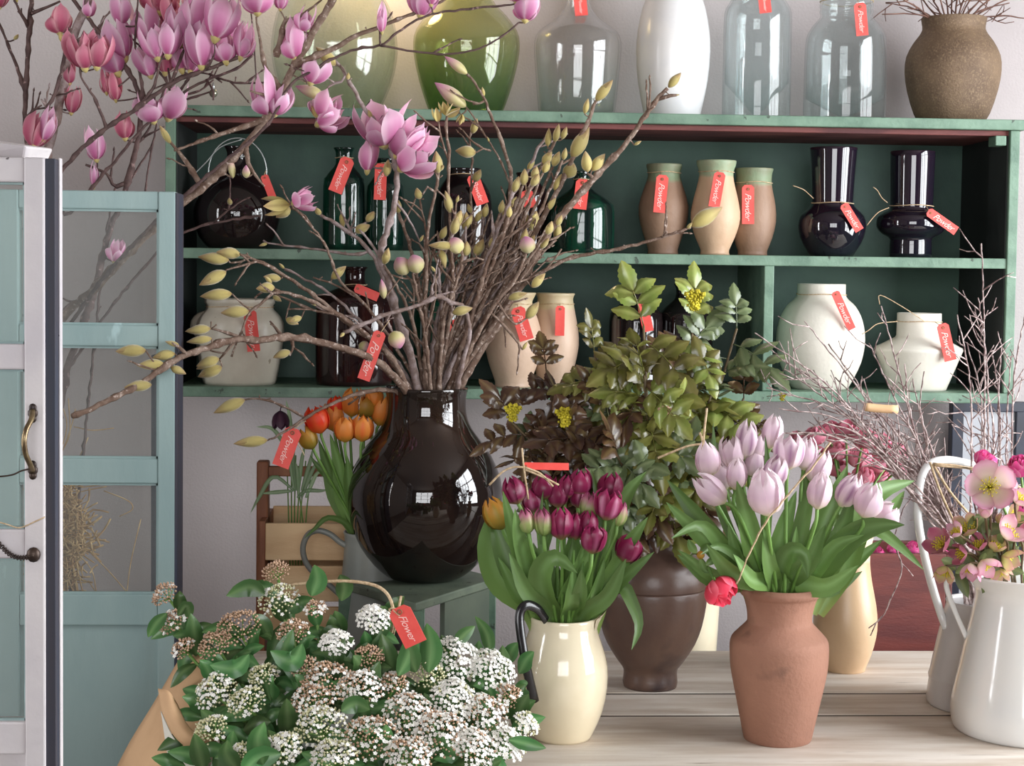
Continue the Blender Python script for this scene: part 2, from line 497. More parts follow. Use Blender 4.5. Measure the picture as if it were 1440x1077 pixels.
M['magenta'] = plant('magenta_petal', [(0, S(196, 40, 120)), (1, S(236, 92, 164))], S(248, 170, 206), 0.45, 0.3, 0.3)
M['frit'] = plant('dark_fritillary_bell', [(0, S(60, 36, 56)), (1, S(84, 44, 70))], S(110, 70, 90), 0.5, 0.2, 0.3)
M['grass'] = plant('thin_grass_leaf', [(0, S(96, 132, 84)), (1, S(140, 170, 122))], S(176, 196, 160), 0.45, 0.25, 0.4)
M['navy'] = pmat('blue_black_frame', S(34, 42, 62), S(28, 30, 44), 0.35, 10)
M['silver'] = pmat('silvered_glass', S(176, 178, 184), None, 0.5, spec=0.5)
M['lamp'] = pmat('bauble_glass', S(120, 120, 104), None, 0.1, metal=0.5)
# ------------------------------------------------------------------ room shell
YF, YB = 3.6, 3.93
ZT, ZM, ZB = 1.5 + 0.3434, 1.5 + 0.0351, 1.5 - 0.2672
XW0, XW1, YW0, YW1, ZC = -2.3, 2.5, -2.6, 3.945, 3.0


def wall(name, a, b, mat='room'):
    q = MB()
    q.box(a, b)
    return struct(name, q, M[mat])


wall('floor', (XW0 - .1, YW0 - .1, -0.1), (XW1 + .1, YW1 + .1, 0), 'floor')
wall('ceiling', (XW0 - .1, YW0 - .1, ZC), (XW1 + .1, YW1 + .1, ZC + .1))
wall('wall_back', (XW0 - .1, YW1, 0), (XW1 + .1, YW1 + .1, ZC), 'wall')


def holed(name, axis, c0, c1, u0, u1, hu0, hu1, hz0, hz1):
    q = MB()
    for (a, b, z0, z1) in ((u0, hu0, 0, ZC), (hu1, u1, 0, ZC), (hu0, hu1, 0, hz0), (hu0, hu1, hz1, ZC)):
        if axis == 'x':
            q.box((c0, a, z0), (c1, b, z1))
        else:
            q.box((a, c0, z0), (b, c1, z1))
    struct(name, q, M['room'])


def window(n, axis, c, u0, u1, z0, z1, nu, nz):
    q = MB()
    t = 0.03
    bars = [(u0, u0 + .06, z0, z1), (u1 - .06, u1, z0, z1), (u0, u1, z0, z0 + .06), (u0, u1, z1 - .06, z1)]
    bars += [(u0 + (u1 - u0) * i / nu - .015, u0 + (u1 - u0) * i / nu + .015, z0, z1) for i in range(1, nu)]
    bars += [(u0, u1, z0 + (z1 - z0) * i / nz - .015, z0 + (z1 - z0) * i / nz + .015) for i in range(1, nz)]
    for a, b, e, f in bars:
        if axis == 'x':
            q.box((c - t, a, e), (c + t, b, f))
        else:
            q.box((a, c - t, e), (b, c + t, f))
    struct('window_%d' % n, q, M['room'])


WR = (0.9, 3.05, 0.75, 2.75)
holed('wall_right', 'x', XW1, XW1 + .1, YW0, YW1, *WR)
window(1, 'x', XW1 + .04, *WR, 3, 3)
WLF = (1.55, 2.0, 0.6, 2.5)
holed('wall_left', 'x', XW0 - .1, XW0, YW0, YW1, *WLF)
window(2, 'x', XW0 - .04, *WLF, 1, 3)
WFR = (-1.5, 1.2, 0.9, 2.7)
holed('wall_front', 'y', YW0 - .1, YW0, XW0, XW1, *WFR)
window(3, 'y', YW0 - .04, *WFR, 3, 3)  # unseen window added behind the camera to carry fill light


def area(name, loc, aim, sx, sy, power, col):
    l = bpy.data.lights.new(name, 'AREA')
    l.shape = 'RECTANGLE'
    l.size, l.size_y, l.energy, l.color = sx, sy, power, col
    o = bpy.data.objects.new(name, l)
    C.objects.link(o)
    o.location = loc
    o.rotation_euler = Vector(aim).to_track_quat('-Z', 'Y').to_euler()
    return o


area('daylight_side_window', (XW1 + .09, (WR[0] + WR[1]) / 2, (WR[2] + WR[3]) / 2), (-1, 0, 0), WR[1] - WR[0], WR[3] - WR[2], 205, (0.94, 0.97, 1.0))
area('daylight_narrow_window', (XW0 - .09, (WLF[0] + WLF[1]) / 2, (WLF[2] + WLF[3]) / 2), (1, 0, 0), WLF[1] - WLF[0], WLF[3] - WLF[2], 44, (0.97, 0.98, 1.0))
area('added_front_fill', ((WFR[0] + WFR[1]) / 2, YW0 - .09, (WFR[2] + WFR[3]) / 2), (0, 1, 0), WFR[1] - WFR[0], WFR[3] - WFR[2], 125, (0.98, 0.98, 1.0))  # fill light added behind the camera to brighten front faces
pl = bpy.data.lights.new('warm_wall_lamp', 'POINT')
pl.energy, pl.color, pl.shadow_soft_size = 4.5, (1.0, 0.72, 0.40), 0.06
po = bpy.data.objects.new('warm_wall_lamp', pl)
C.objects.link(po)
po.location = pt(515, -85, 3.78)
w = bpy.data.worlds.new('overcast_sky')
bpy.context.scene.world = w
w.use_nodes = True
w.node_tree.nodes['Background'].inputs[0].default_value = (0.85, 0.92, 1.0, 1)
w.node_tree.nodes['Background'].inputs[1].default_value = 0.6

# ------------------------------------------------------------------ shelf unit on the wall
XL, XR = pt(232, 350, YF)[0], pt(1430, 360, YF)[0]
sh = thing('wall_shelf', 'green painted wooden wall shelf with two long bays and one divider, full of vases', 'shelf', (XL, YF, ZB))
th = 0.023


def part(name, a, b, mat, parent, bevel=0.002):
    q = MB()
    q.box(a, b)
    return obj(name, q, M[mat], parent, smooth=False, bevel=bevel)


part('top_board', (XL - .012, YF - .008, ZT - th), (XR + .012, YB, ZT), 'green_edge', sh)
part('underside_board', (XL + .02, YF + .012, ZT - th - .012), (XR - .02, YB - .012, ZT - th), 'red_wood', sh)
part('middle_board', (XL + .02, YF + .004, ZM - th), (XR - .02, YB - .01, ZM), 'green_edge', sh)
part('bottom_board', (XL - .004, YF - .002, ZB - th), (XR + .004, YB - .01, ZB), 'green_edge', sh)
part('side_panel', (XL, YF, ZB), (XL + .022, YB - .01, ZT - th), 'green_edge', sh)
part('side_panel', (XR - .022, YF, ZB), (XR, YB - .01, ZT - th), 'green_edge', sh)
part('side_shade_sheet', (XL + .0222, YF + .010, ZB), (XL + .0252, YB - .012, ZT - th - .012), 'side_shade', sh, 0.0005)  # thin dark sheets added over the inner end faces as painted shade
part('side_shade_sheet', (XR - .0252, YF + .010, ZB), (XR - .0222, YB - .012, ZT - th - .012), 'side_shade', sh, 0.0005)
part('back_panel', (XL, YB - .012, ZB - th), (XR, YB, ZT - th), 'green_back', sh)
xd = pt(1081, 460, YF)[0]
part('divider', (xd - .011, YF + .005, ZB), (xd + .011, YB - .012, ZM - th), 'green_edge', sh)
part('corner_block', (XR - .055, YF + .002, ZT - th - .034), (XR - .03, YF + .05, ZT - th - .012), 'green_edge', sh)

# ------------------------------------------------------------------ table and bench
ZTAB = 0.75
tb = thing('plank_table', 'scrubbed pale wooden plank table carrying the potted bouquets', 'table', (0.5, 2.5, 0))
ys = [pz(1000, y, ZTAB)[1] for y in (914, 975, 1006)] + [2.34, 2.1]
xa, xb = -0.36, 1.75
for k in range(len(ys) - 1):
    q = MB()
    q.box((xa, ys[k + 1] + .0045, ZTAB - .035), (xb, ys[k] - .0045, ZTAB))
    obj('plank', q, M['table'], tb, smooth=False, bevel=0.003)
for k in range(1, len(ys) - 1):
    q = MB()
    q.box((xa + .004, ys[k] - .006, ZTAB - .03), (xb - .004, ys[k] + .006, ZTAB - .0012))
    obj('seam_shade_grime', q, M['bench'], tb, smooth=False)  # dark strip added in each gap, standing in for its shade and grime
part('apron', (xa + .06, ys[0] - .08, ZTAB - .14), (xb - .06, ys[0] - .055, ZTAB - .035), 'table', tb)
part('apron', (xa + .06, ys[-1] + .055, ZTAB - .14), (xb - .06, ys[-1] + .08, ZTAB - .035), 'table', tb)
for x in (xa + .05, xb - .12):
    for y in (ys[0] - .12, ys[-1] + .05):
        part('leg', (x, y, 0), (x + .07, y + .07, ZTAB - .035), 'table', tb)
bn = thing('low_bench', 'dark low wooden bench against the wall, behind the plank table', 'bench', (0.4, 3.6, 0))
ZBN = 0.565
part('seat_board', (-0.45, 3.22, ZBN - .04), (1.5, 3.91, ZBN), 'bench', bn)
for x in (-.4, 1.4):
    for y in (3.26, 3.82):
        part('leg', (x, y, 0), (x + .06, y + .06, ZBN - .04), 'bench', bn)

# ------------------------------------------------------------------ glazed doors
YG = 3.02


def gx(px, Y, py=600):
    return float(pt(px, py, Y)[0])


def gz(px, py, Y):
    return float(pt(px, py, Y)[2])


gd = thing('glazed_door', 'turquoise wooden door with three glass panes above a solid panel, straw behind it', 'door', (gx(120, YG), YG, 0))
gl, gr_, gt = gx(-22, YG), gx(246, YG), gz(150, 268, YG)
tD = 0.035


def rail(name, x0, x1, z0, z1, parent, mat, Y, t=tD):
    q = MB()
    q.box((x0, Y, z0), (x1, Y + t, z1))
    return obj(name, q, M[mat], parent, smooth=False, bevel=0.0025)


si = gx(222, YG)
rail('stile', si, gr_, 0.02, gt, gd, 'door_green', YG)
lf = gx(78, YG) - 0.004
rail('stile', gl, gx(26, YG), 0.02, gt, gd, 'door_green', YG)
yr = [(268, 294), (457, 487), (645, 680), (836, 880)]
for a, b in yr:
    rail('rail', gx(26, YG), si, gz(150, b, YG), gz(150, a, YG), gd, 'door_green', YG + .002, tD - .004)
for k in range(3):
    z1, z0 = gz(150, yr[k][1], YG), gz(150, yr[k + 1][0], YG)
    q = MB()
    q.box((gx(26, YG), YG + .016, z0), (si, YG + .019, z1))
    obj('pane', q, M['pane'], gd, smooth=False)
    q = MB()
    x0, x1 = gx(26, YG), si
    for a, b in (((x0, z0), (x1, z0)), ((x1, z0), (x1, z1)), ((x1, z1), (x0, z1))):
        q.beam((a[0], YG + .010, a[1]), (b[0], YG + .010, b[1]), .008, .006, up=(0, 1, 0))
    obj('glazing_bead', q, M['door_green'], gd, smooth=False)
q = MB()
q.box((gx(26, YG), YG + .012, 0.1), (si, YG + .022, gz(150, 880, YG)))
obj('solid_panel', q, M['door_green'], gd, smooth=False)
rail('rail', gx(26, YG), si, .02, .14, gd, 'door_green', YG + .002, tD - .004)
part('edge_strip', (gr_ - .001, YG + .001, 0.02), (gr_ + .004, YG + .075, gt - .002), 'door_edge', gd, 0.001)
part('edge_strip', (gx(208, YG), YG + tD, 0.02), (gr_ - .001, YG + .075, gz(150, 500, YG)), 'door_edge', gd, 0.001)
# the white door, nearer
YWD = 2.1
wd = thing('glazed_door', 'chipped white door with dark edge, curved brass pull and a chain across it', 'door', (gx(20, YWD), YWD, 0))
wl, wr, wt = gx(-150, YWD), gx(63, YWD), gz(40, 221, YWD)
ws = gx(34, YWD)
rail('stile', ws, wr, 0.02, wt, wd, 'door_white', YWD)
rail('stile', wl, gx(-112, YWD), 0.02, wt, wd, 'door_white', YWD)
wy = [(221, 256), (484, 520), (745, 786), (1016, 1062)]
for a, b in wy:
    rail('rail', gx(-112, YWD), ws, gz(30, b, YWD), gz(30, a, YWD), wd, 'door_white', YWD + .002, tD - .004)
rail('rail', gx(-112, YWD), ws, .02, .2, wd, 'door_white', YWD + .002, tD - .004)
wy2 = wy + [(1400, 1420)]
for k in range(3):
    z1, z0 = gz(30, wy[k][1], YWD), gz(30, wy[k + 1][0], YWD)
    q = MB()
    q.box((gx(-112, YWD), YWD + .016, z0), (ws, YWD + .019, z1))
    obj('pane', q, M['pane'], wd, smooth=False)
    q = MB()
    for a, b in (((gx(-112, YWD), z0), (ws, z0)), ((ws, z0), (ws, z1)), ((ws, z1), (gx(-112, YWD), z1))):
        q.beam((a[0], YWD + .012, a[1]), (b[0], YWD + .012, b[1]), .006, .005, up=(0, 1, 0))
    obj('glazing_bead', q, M['door_green'], wd, smooth=False)
q = MB()
q.box((gx(-112, YWD), YWD + .012, 0.2), (ws, YWD + .022, gz(30, 1062, YWD)))
obj('solid_panel', q, M['door_white'], wd, smooth=False)
q = MB()
q.box((wr, YWD + .004, .02), (wr + .0125, YWD + tD, wt - .001))
obj('edge_strip', q, M['door_edge'], wd, smooth=False, bevel=.001)
part('edge_strip', (wr + .0125, YWD + .022, .02), (wr + .0150, YWD + tD, wt + .001), 'door_white', wd, .001)
q = MB()
Zc = gz(20, 190, YWD + .08)
q.add([(gx(-80, YWD), YWD + .04, gz(10, 222, YWD)), (gx(24, YWD), YWD + .04, gz(10, 222, YWD)), (gx(24, YWD), YWD + .16, gz(10, 222, YWD)), (gx(-80, YWD), YWD + .16, gz(10, 222, YWD)),
       (gx(-80, YWD), YWD + .02, gz(10, 192, YWD)), (gx(33, YWD), YWD + .02, gz(10, 203, YWD)), (gx(33, YWD), YWD + .17, gz(10, 195, YWD)), (gx(-80, YWD), YWD + .17, gz(10, 180, YWD))],
      [(0, 3, 2, 1), (4, 5, 6, 7), (0, 1, 5, 4), (1, 2, 6, 5), (2, 3, 7, 6), (3, 0, 4, 7)])
obj('cornice_block', q, M['door_white'], wd, smooth=False, bevel=.003)
q = MB()
hp = [pt(x, y, Y) for x, y, Y in ((46, 578, YWD - .004), (44, 590, YWD - .018), (37, 604, YWD - .03), (34, 620, YWD - .034), (36, 638, YWD - .03), (42, 652, YWD - .018), (46, 662, YWD - .004))]
q.tube(catmull(hp, 4), 0.0036, 8)
h = obj('pull_handle', q, M['brass'], wd)
for py in (581, 661):
    q = MB()
    for dz, rx in ((-.007, .005), (.0, .0065), (.007, .005)):
        P = pt(46, py, YWD - .003)
        q.ball((P[0], P[1], P[2] + dz), rx, 10, sq=(1, .5, 1.1))
    obj('mounting_plate', q, M['iron'], h)
q = MB()
P = pt(47, 780, YWD - .004)
q.ball(P, .009, 12, sq=(1, .7, 1.1))
hook = obj('hook_plate', q, M['iron'], wd)
q = MB()
cpts = catmull([pt(x, y, YWD - .008) for x, y in ((47, 781), (36, 784), (24, 784), (12, 778), (2, 768), (-14, 752))], 6)
for k in range(len(cpts) - 1):
    a, b = cpts[k], cpts[k + 1]
    c, d = (a + b) / 2, nrm(b - a)
    s2 = nrm(np.cross(d, (0, 1, 0))) if k % 2 else np.array([0, 1.0, 0])
    L = np.linalg.norm(b - a) * .68
    q.tube([c + d * L * math.cos(t) + s2 * .0028 * math.sin(t) for t in np.linspace(0, 2 * math.pi, 9)], .0009, 5, closed=True)
tag(obj('door_chain', q, M['iron'], loc=cpts[0]), 'small dark iron link chain hanging from the hook plate on the white door', 'chain')
q = MB()
q.tube(catmull([pt(x, y, Y) for x, y, Y in ((-10, 671, YWD - .012), (16, 668, YWD - .012), (30, 662, YWD - .012), (44, 659, YWD - .012))], 4), .0011, 6)
tag(obj('black_string', q, M['iron'], loc=pt(20, 666, YWD)), 'thin black string running from the lower end of the brass pull', 'string')
q = MB()
q.tube(catmull([pt(x, y, YWD - .006) for x, y in ((-8, 732), (12, 738), (28, 742), (50, 733), (63, 727))], 4), .0009, 6)
tag(obj('door_string', q, M['string'], loc=pt(30, 740, YWD)), 'thin dry string stretched across the white door above the chain', 'string')

# ------------------------------------------------------------------ vases, jars, bottles and pots
VI = {}


def vase(key, name, label, cat, cx, Yc, zb, prof, mat, group=None, thick=.005, smooth=2, seg=56, wob=0.0, depth=None):
    P = pt(cx, prof[0][0], Yc)
    k = ppm(P)
    x = float(P[0])
    out = [[hw / k, float(pt(cx, py, Yc)[2])] for py, hw in prof]
    dz = zb - out[0][1]
    zt = out[-1][1]
    z0 = out[0][1]
    for q in out:
        q[1] = q[1] + dz * (zt - q[1]) / (zt - z0)
    o2 = catmull(out, smooth) if smooth > 1 else np.array(out)
    o2 = [(max(r, .003), z) for r, z in o2]
    body = [(0.0001, zb + .001), (o2[0][0] * .9, zb), *o2]
    rt, zt = o2[-1]
    inner = [(rt - thick * .2, zt + thick * .35), (rt - thick * .8, zt + thick * .35), (rt - thick, zt - thick * .2)]
    dmin = zb + thick * 1.5 if depth is None else zt - depth
    inner += [(max(r - thick, .002), z) for r, z in o2[::-1][1:] if z > dmin]
    inner += [(0.0001, max(dmin, zb + thick))]
    r_ = MB()
    r_.lathe(body + inner, x, Yc, seg, wob)
    o = obj(name, r_, M[mat], loc=(x, Yc, zb))
    tag(o, label, cat, group)
    zs = np.array([z for r, z in o2])
    VI[key] = dict(o=o, x=x, y=Yc, zb=zb, zt=zt, prof=o2, k=k, rt=rt,
                   rad=lambda z, zs=zs, rs=np.array([r for r, z in o2]): float(np.interp(z, zs, rs)))
    return o


G1 = 'glass and ceramic vessels on top of the shelf'
vase('pale', 'glass_jar', 'large pale balloon jar on top of the shelf, behind the pink blossom', 'jar', 470, 3.77, ZT,
     [(152, 54), (140, 66), (110, 80), (80, 87), (55, 88), (20, 82), (-10, 68), (-40, 45), (-60, 36), (-75, 40)], 'glass_pale', G1)
vase('green', 'glass_jar', 'wide olive green glass jar on top of the shelf', 'jar', 655, 3.76, ZT,
     [(157, 49), (140, 56), (110, 66), (80, 73), (58, 75), (40, 71), (20, 56), (5, 41), (-10, 33), (-30, 33), (-40, 38)], 'glass_green', G1)
vase('demi', 'glass_demijohn', 'clear glass demijohn with slim neck beside the green jar', 'bottle', 811, 3.75, ZT,
     [(160, 50), (150, 54), (110, 58), (75, 61), (55, 61), (42, 55), (30, 38), (18, 25), (5, 17), (-15, 15), (-30, 15), (-35, 18)], 'glass_clear', G1)
vase('whitetall', 'ceramic_vase', 'tall glossy white vase on top of the shelf', 'vase', 945, 3.75, ZT,
     [(163, 38), (150, 41), (110, 49), (70, 52), (40, 50), (10, 44), (-20, 33), (-40, 28), (-50, 30)], 'white_glaze', G1)
vase('cyl', 'glass_jar', 'straight clear glass jar next to the tall white vase', 'jar', 1063, 3.74, ZT,
     [(164, 46), (160, 47.5), (60, 47.5), (18, 47), (6, 42), (-8, 35), (-30, 35), (-34, 38)], 'glass_aqua', G1)
vase('jar2', 'glass_jar', 'clear glass storage jar with greenish screw neck beside the brown pot', 'jar', 1187, 3.74, ZT,
     [(166, 55), (162, 57), (100, 57), (60, 56), (45, 53), (32, 44), (24, 37), (20, 36), (16, 37.5), (12, 36), (8, 37.5), (2, 36), (-8, 38)], 'glass_aqua', G1)
vase('brownpot', 'stoneware_pot', 'rough brown stoneware pot holding bare twigs on top of the shelf', 'pot', 1338, 3.76, ZT,
     [(165, 42), (150, 52), (120, 62), (95, 66), (75, 64), (58, 55), (48, 47), (40, 43), (32, 44), (27, 45)], 'brown_pot')
G2 = 'dark glass bottles and vases on the shelf boards'
vase('roundblack', 'round_bottle', 'round black bottle with a wire bail on the upper shelf board', 'bottle', 333, 3.70, ZM,
     [(345, 38), (330, 52), (305, 60), (285, 58), (262, 45), (245, 26), (232, 16), (215, 14), (207, 18)], 'black_glass', G2)
vase('gb1', 'glass_bottle', 'tall dark green bottle with tilted red tag on the upper shelf board', 'bottle', 483, 3.67, ZM,
     [(346, 27), (338, 29), (260, 29), (248, 26), (238, 18), (230, 12), (214, 12), (209, 15)], 'green_bottle', G2)
vase('gb2', 'glass_bottle', 'shorter dark green bottle with upright red tag, just past the taller one', 'bottle', 541, 3.68, ZM,
     [(347, 24), (338, 26), (270, 26), (257, 23), (246, 15), (230, 11), (224, 14)], 'green_bottle', G2)
vase('bb1', 'glass_bottle', 'wide-mouthed black bottle behind the upright magnolia twigs', 'bottle', 651, 3.70, ZM,
     [(348, 38), (338, 40), (285, 40), (266, 36), (252, 26), (244, 22), (238, 24)], 'black_glass', G2)
vase('bb2', 'glass_bottle', 'dark bottle mostly hidden by the dense magnolia stems, upper shelf board', 'bottle', 740, 3.72, ZM,
     [(350, 29), (340, 31), (275, 31), (262, 24), (252, 14), (244, 16)], 'brown_glass', G2)
vase('bb3', 'glass_bottle', 'squat black bottle with short thin neck, beside the clay jars', 'bottle', 816, 3.69, ZM,
     [(353, 45), (345, 47), (296, 47), (284, 43), (274, 29), (264, 14), (250, 10), (242, 13)], 'green_bottle', G2)
G3 = 'clay jars with glazed rims on the shelf boards'
vase('ca', 'clay_jar', 'dull brown clay jar with green rim, next to the squat black bottle', 'jar', 932, 3.70, ZM,
     [(357, 22), (350, 21), (335, 26), (312, 33), (290, 35), (268, 29), (250, 23), (242, 23), (234, 25), (232, 25)], 'confit_dark', G3)
vase('cb', 'clay_jar', 'light tan clay jar with flared green rim, tallest of the clay trio', 'jar', 1005, 3.66, ZM,
     [(358, 21), (351, 20), (335, 27), (315, 33.5), (298, 34.5), (275, 30), (255, 25), (242, 24), (233, 27), (227, 28)], 'confit', G3)
vase('cc', 'clay_jar', 'brown clay jar with straight green collar, next to the black flared vase', 'jar', 1058, 3.70, ZM,
     [(359, 21), (352, 20.5), (335, 27), (312, 32), (290, 31), (270, 27), (258, 25), (246, 25), (238, 27)], 'confit_dark', G3)
vase('bf', 'glass_vase', 'black glass vase with round belly and wide flared neck on the upper shelf board', 'vase', 1169, 3.67, ZM,
     [(361, 29), (350, 36), (335, 44), (318, 47), (304, 44), (294, 34), (287, 28.5), (280, 28.5), (250, 30), (220, 32), (209, 33)], 'violet_glass', G2)
vase('bd', 'glass_vase', 'black glass cylinder vase with a bulging ring, nearest the shelf end', 'vase', 1280, 3.68, ZM,
     [(362, 29), (345, 29), (335, 29.5), (329, 40), (321, 47), (313, 48), (305, 46), (299, 38), (294, 30), (284, 29.5), (240, 30.5), (214, 31)], 'violet_glass', G2, smooth=3)
vase('crock', 'stoneware_crock', 'cream stoneware crock with rolled ear handle on the lower shelf board', 'crock', 337, 3.70, ZB,
     [(542, 50), (530, 53), (500, 58), (475, 61), (455, 61), (443, 55), (436, 48), (430, 46), (426, 49), (421, 49)], 'crock')
vase('br1', 'glass_bottle', 'stout brown glass bottle on the lower shelf board, near the cream crock', 'bottle', 498, 3.71, ZB,
     [(545, 50), (538, 54), (432, 54), (416, 46), (406, 24), (400, 15), (382, 14), (376, 18)], 'brown_glass', G2)
vase('br2', 'glass_bottle', 'dark green bottle half hidden behind the magnolia stems, lower shelf board', 'bottle', 618, 3.72, ZB,
     [(548, 34), (540, 36), (440, 36), (425, 28), (415, 16), (402, 13), (398, 15)], 'green_bottle', G2)
vase('cd', 'clay_jar', 'pale clay jar just past the magnolia stems on the lower shelf board', 'jar', 721, 3.68, ZB,
     [(550, 26), (543, 25), (520, 33), (495, 39), (475, 40), (450, 34), (432, 27), (424, 26), (417, 29), (412, 31)], 'confit_pale', G3)
vase('ce', 'clay_jar', 'pale clay jar with narrow tag, partly behind its twin on the lower board', 'jar', 779, 3.73, ZB,
     [(550, 24), (543, 23), (520, 29), (490, 34), (468, 33), (445, 29), (428, 26), (420, 25), (413, 27.5)], 'confit_pale', G3)
vase('bk1', 'glass_bottle', 'black bottle with flanged neck rising behind the mahonia', 'bottle', 893, 3.70, ZB,
     [(551, 36), (542, 38), (455, 38), (440, 34), (428, 22), (420, 16), (406, 15), (400, 19), (397, 21)], 'black_glass', G2)
vase('bk2', 'glass_bottle', 'black bottle behind the yellow mahonia flower, next to the divider', 'bottle', 962, 3.71, ZB,
     [(552, 36), (542, 38), (455, 38), (440, 34), (428, 22), (420, 15), (406, 14), (400, 17)], 'black_glass', G2)
vase('wr', 'ceramic_vase', 'large round off-white matt vase on the lower shelf board', 'vase', 1152, 3.70, ZB,
     [(552, 38), (542, 44), (512, 57), (480, 61.5), (452, 57.5), (432, 48), (422, 38), (416, 34), (408, 33.5), (400, 33.5)], 'white_matt', smooth=3)
vase('wa', 'ceramic_vase', 'smaller off-white angular vase with straight neck on the lower shelf board', 'vase', 1290, 3.70, ZB,
     [(555, 39), (552, 40), (498, 60), (495, 61), (492, 60), (477, 33), (474, 31), (442, 30.5), (441, 30.5)], 'white_matt', smooth=1)
# ear handle of the crock and bail of the round bottle
v = VI['crock']
q = MB()
c = pt(292, 458, v['y'] - .03)
q.tube([c + np.array([.030 * math.cos(t), -.012 * math.cos(t), .0215 * math.sin(t)]) for t in np.linspace(.1, 2 * math.pi - .3, 18)], .0085, 10, flat=1.5)
obj('ear_handle', q, M['crock'], v['o'])
v = VI['roundblack']
q = MB()
q.tube([pt(334 + 41 * math.sin(t), 243 - 49 * math.cos(t), v['y'] - .03) for t in np.linspace(-1.75, 1.75, 24)], .0016, 6)
q.tube(catmull([pt(x, y, v['y'] - .035) for x, y in ((340, 196), (310, 207), (290, 228), (270, 248))], 4), .0014, 6)
obj('wire_bail', q, M['wire'], v['o'])
q = MB()
for i in range(2):
    q.tube([pt(340 + 6 * math.sin(t), 214 - 7 * math.cos(t), v['y'] - .03 - .003 * i) for t in np.linspace(0, 6.28, 12)], .002, 6, closed=True)
obj('wire_clasp', q, M['wire'], v['o'])

# vessels on the table
YJ = pz(790, 1036, ZTAB)[1]
jug = vase('jug', 'ceramic_jug', 'cream glazed jug with a black strap handle holding purple tulips', 'jug', 790, YJ, ZTAB,
           [(1040, 40), (1030, 45), (1000, 57), (965, 63), (935, 62.5), (910, 56), (890, 49), (878, 46.5), (868, 47)], 'cream', depth=.06)
jv = VI['jug']
q = MB()      # pulled spout
sp0 = pt(826, 872, YJ)
A = np.linspace(-.5, .5, 7)
G = []
for t, (lift, outw) in zip(np.linspace(0, 1, 4), ((-.018, .0), (-.006, .004), (.006, .011), (.0165, .017))):
    G.append([[jv['x'] + (jv['rt'] + outw * math.cos(a * 2.6)) * math.cos(a), YJ + (jv['rt'] + outw * math.cos(a * 2.6)) * math.sin(a) * 1.0,
               jv['zt'] + lift * (math.cos(a * 2.8) if lift > 0 else 1)] for a in A])
q.grid(np.array(G))
G2_ = np.array(G)[::-1].copy()
G2_[..., 0] -= .003
q.grid(G2_)
obj('spout', q, M['cream'], jug)
q = MB()
q.tube(catmull([pt(x, y, YJ + d) for x, y, d in ((768, 872, -.045), (756, 856, -.060), (740, 851, -.072), (731, 864, -.078), (733, 895, -.082), (741, 940, -.084), (752, 987, -.066))], 5), .0078, 10, flat=.45)
obj('handle', q, M['black_glaze'], jug)
YU = pz(914, 964, ZTAB)[1]
vase('urn', 'clay_urn', 'burnished dark brown clay urn on a narrow foot holding mahonia branches', 'urn', 914, YU, ZTAB,
     [(967, 37), (960, 38.5), (948, 37.5), (940, 39), (928, 48), (905, 62), (880, 71), (850, 76.5), (826, 78), (824, 76.6), (822, 78), (800, 76), (786, 68), (776, 56), (764, 48), (752, 49), (745, 52)],
     'urn', seg=64, depth=.1)
YT = pz(1092, 1038, ZTAB)[1]
vase('terra', 'terracotta_pot', 'weathered terracotta pot with square shoulder holding lilac tulips', 'pot', 1093, YT, ZTAB,
     [(1037, 47), (1030, 49), (980, 59), (940, 67), (915, 69), (905, 69), (898, 67.5), (893, 64), (880, 51), (875, 46.5), (870, 45), (855, 46.5), (840, 51), (836, 54.5), (832, 57), (828, 57), (825, 55)], 'terracotta', smooth=3, wob=.006, seg=64, depth=.08)
YTP = pz(1188, 941, ZTAB)[1]
vase('tanpot', 'stoneware_vase', 'tan stoneware vase with cream rim holding pink ranunculus', 'vase', 1187, YTP, ZTAB,
     [(943, 29), (938, 30), (920, 37), (895, 43), (875, 44.5), (850, 42), (820, 36), (800, 33), (785, 32), (770, 33), (755, 36)], 'tan_pot', depth=.08)
YE = pz(1440, 1026, ZTAB)[1]
en = vase('enamel', 'enamel_pitcher', 'large white enamel pitcher with flared rim holding hellebores', 'pitcher', 1441, YE, ZTAB,
          [(1028, 96), (1022, 100), (1005, 102), (985, 101), (940, 92), (890, 82), (855, 75), (838, 73), (825, 77), (812, 88), (806, 94)], 'enamel', seg=72, depth=.1)
q = MB()
q.tube(catmull([pt(x, y, YE + .02) for x, y in ((1350, 814), (1334, 816), (1331, 826), (1340, 852), (1350, 876), (1360, 898))], 5), .0045, 8, flat=.6)
obj('handle', q, M['enamel'], en)
YC = pz(1376, 990, ZTAB)[1]
can = vase('can', 'watering_can', 'pale grey enamel watering can with a tall looped handle, behind the white pitcher', 'watering can', 1378, YC, ZTAB,
           [(992, 72), (985, 74), (960, 71), (952, 72), (946, 70), (900, 61), (862, 53), (850, 50), (845, 51)], 'enamel_grey', depth=.1)
q = MB()
q.tube(catmull([pt(x, y, YC - .0 + d) for x, y, d in ((1331, 884, -.01), (1322, 860, 0), (1306, 806, 0), (1293, 745, 0), (1291, 705, 0), (1297, 668, 0), (1312, 650, 0), (1345, 648, .01), (1390, 668, .02), (1420, 740, .02), (1424, 850, .02))], 5), .0072, 10)
obj('handle', q, M['enamel'], can)
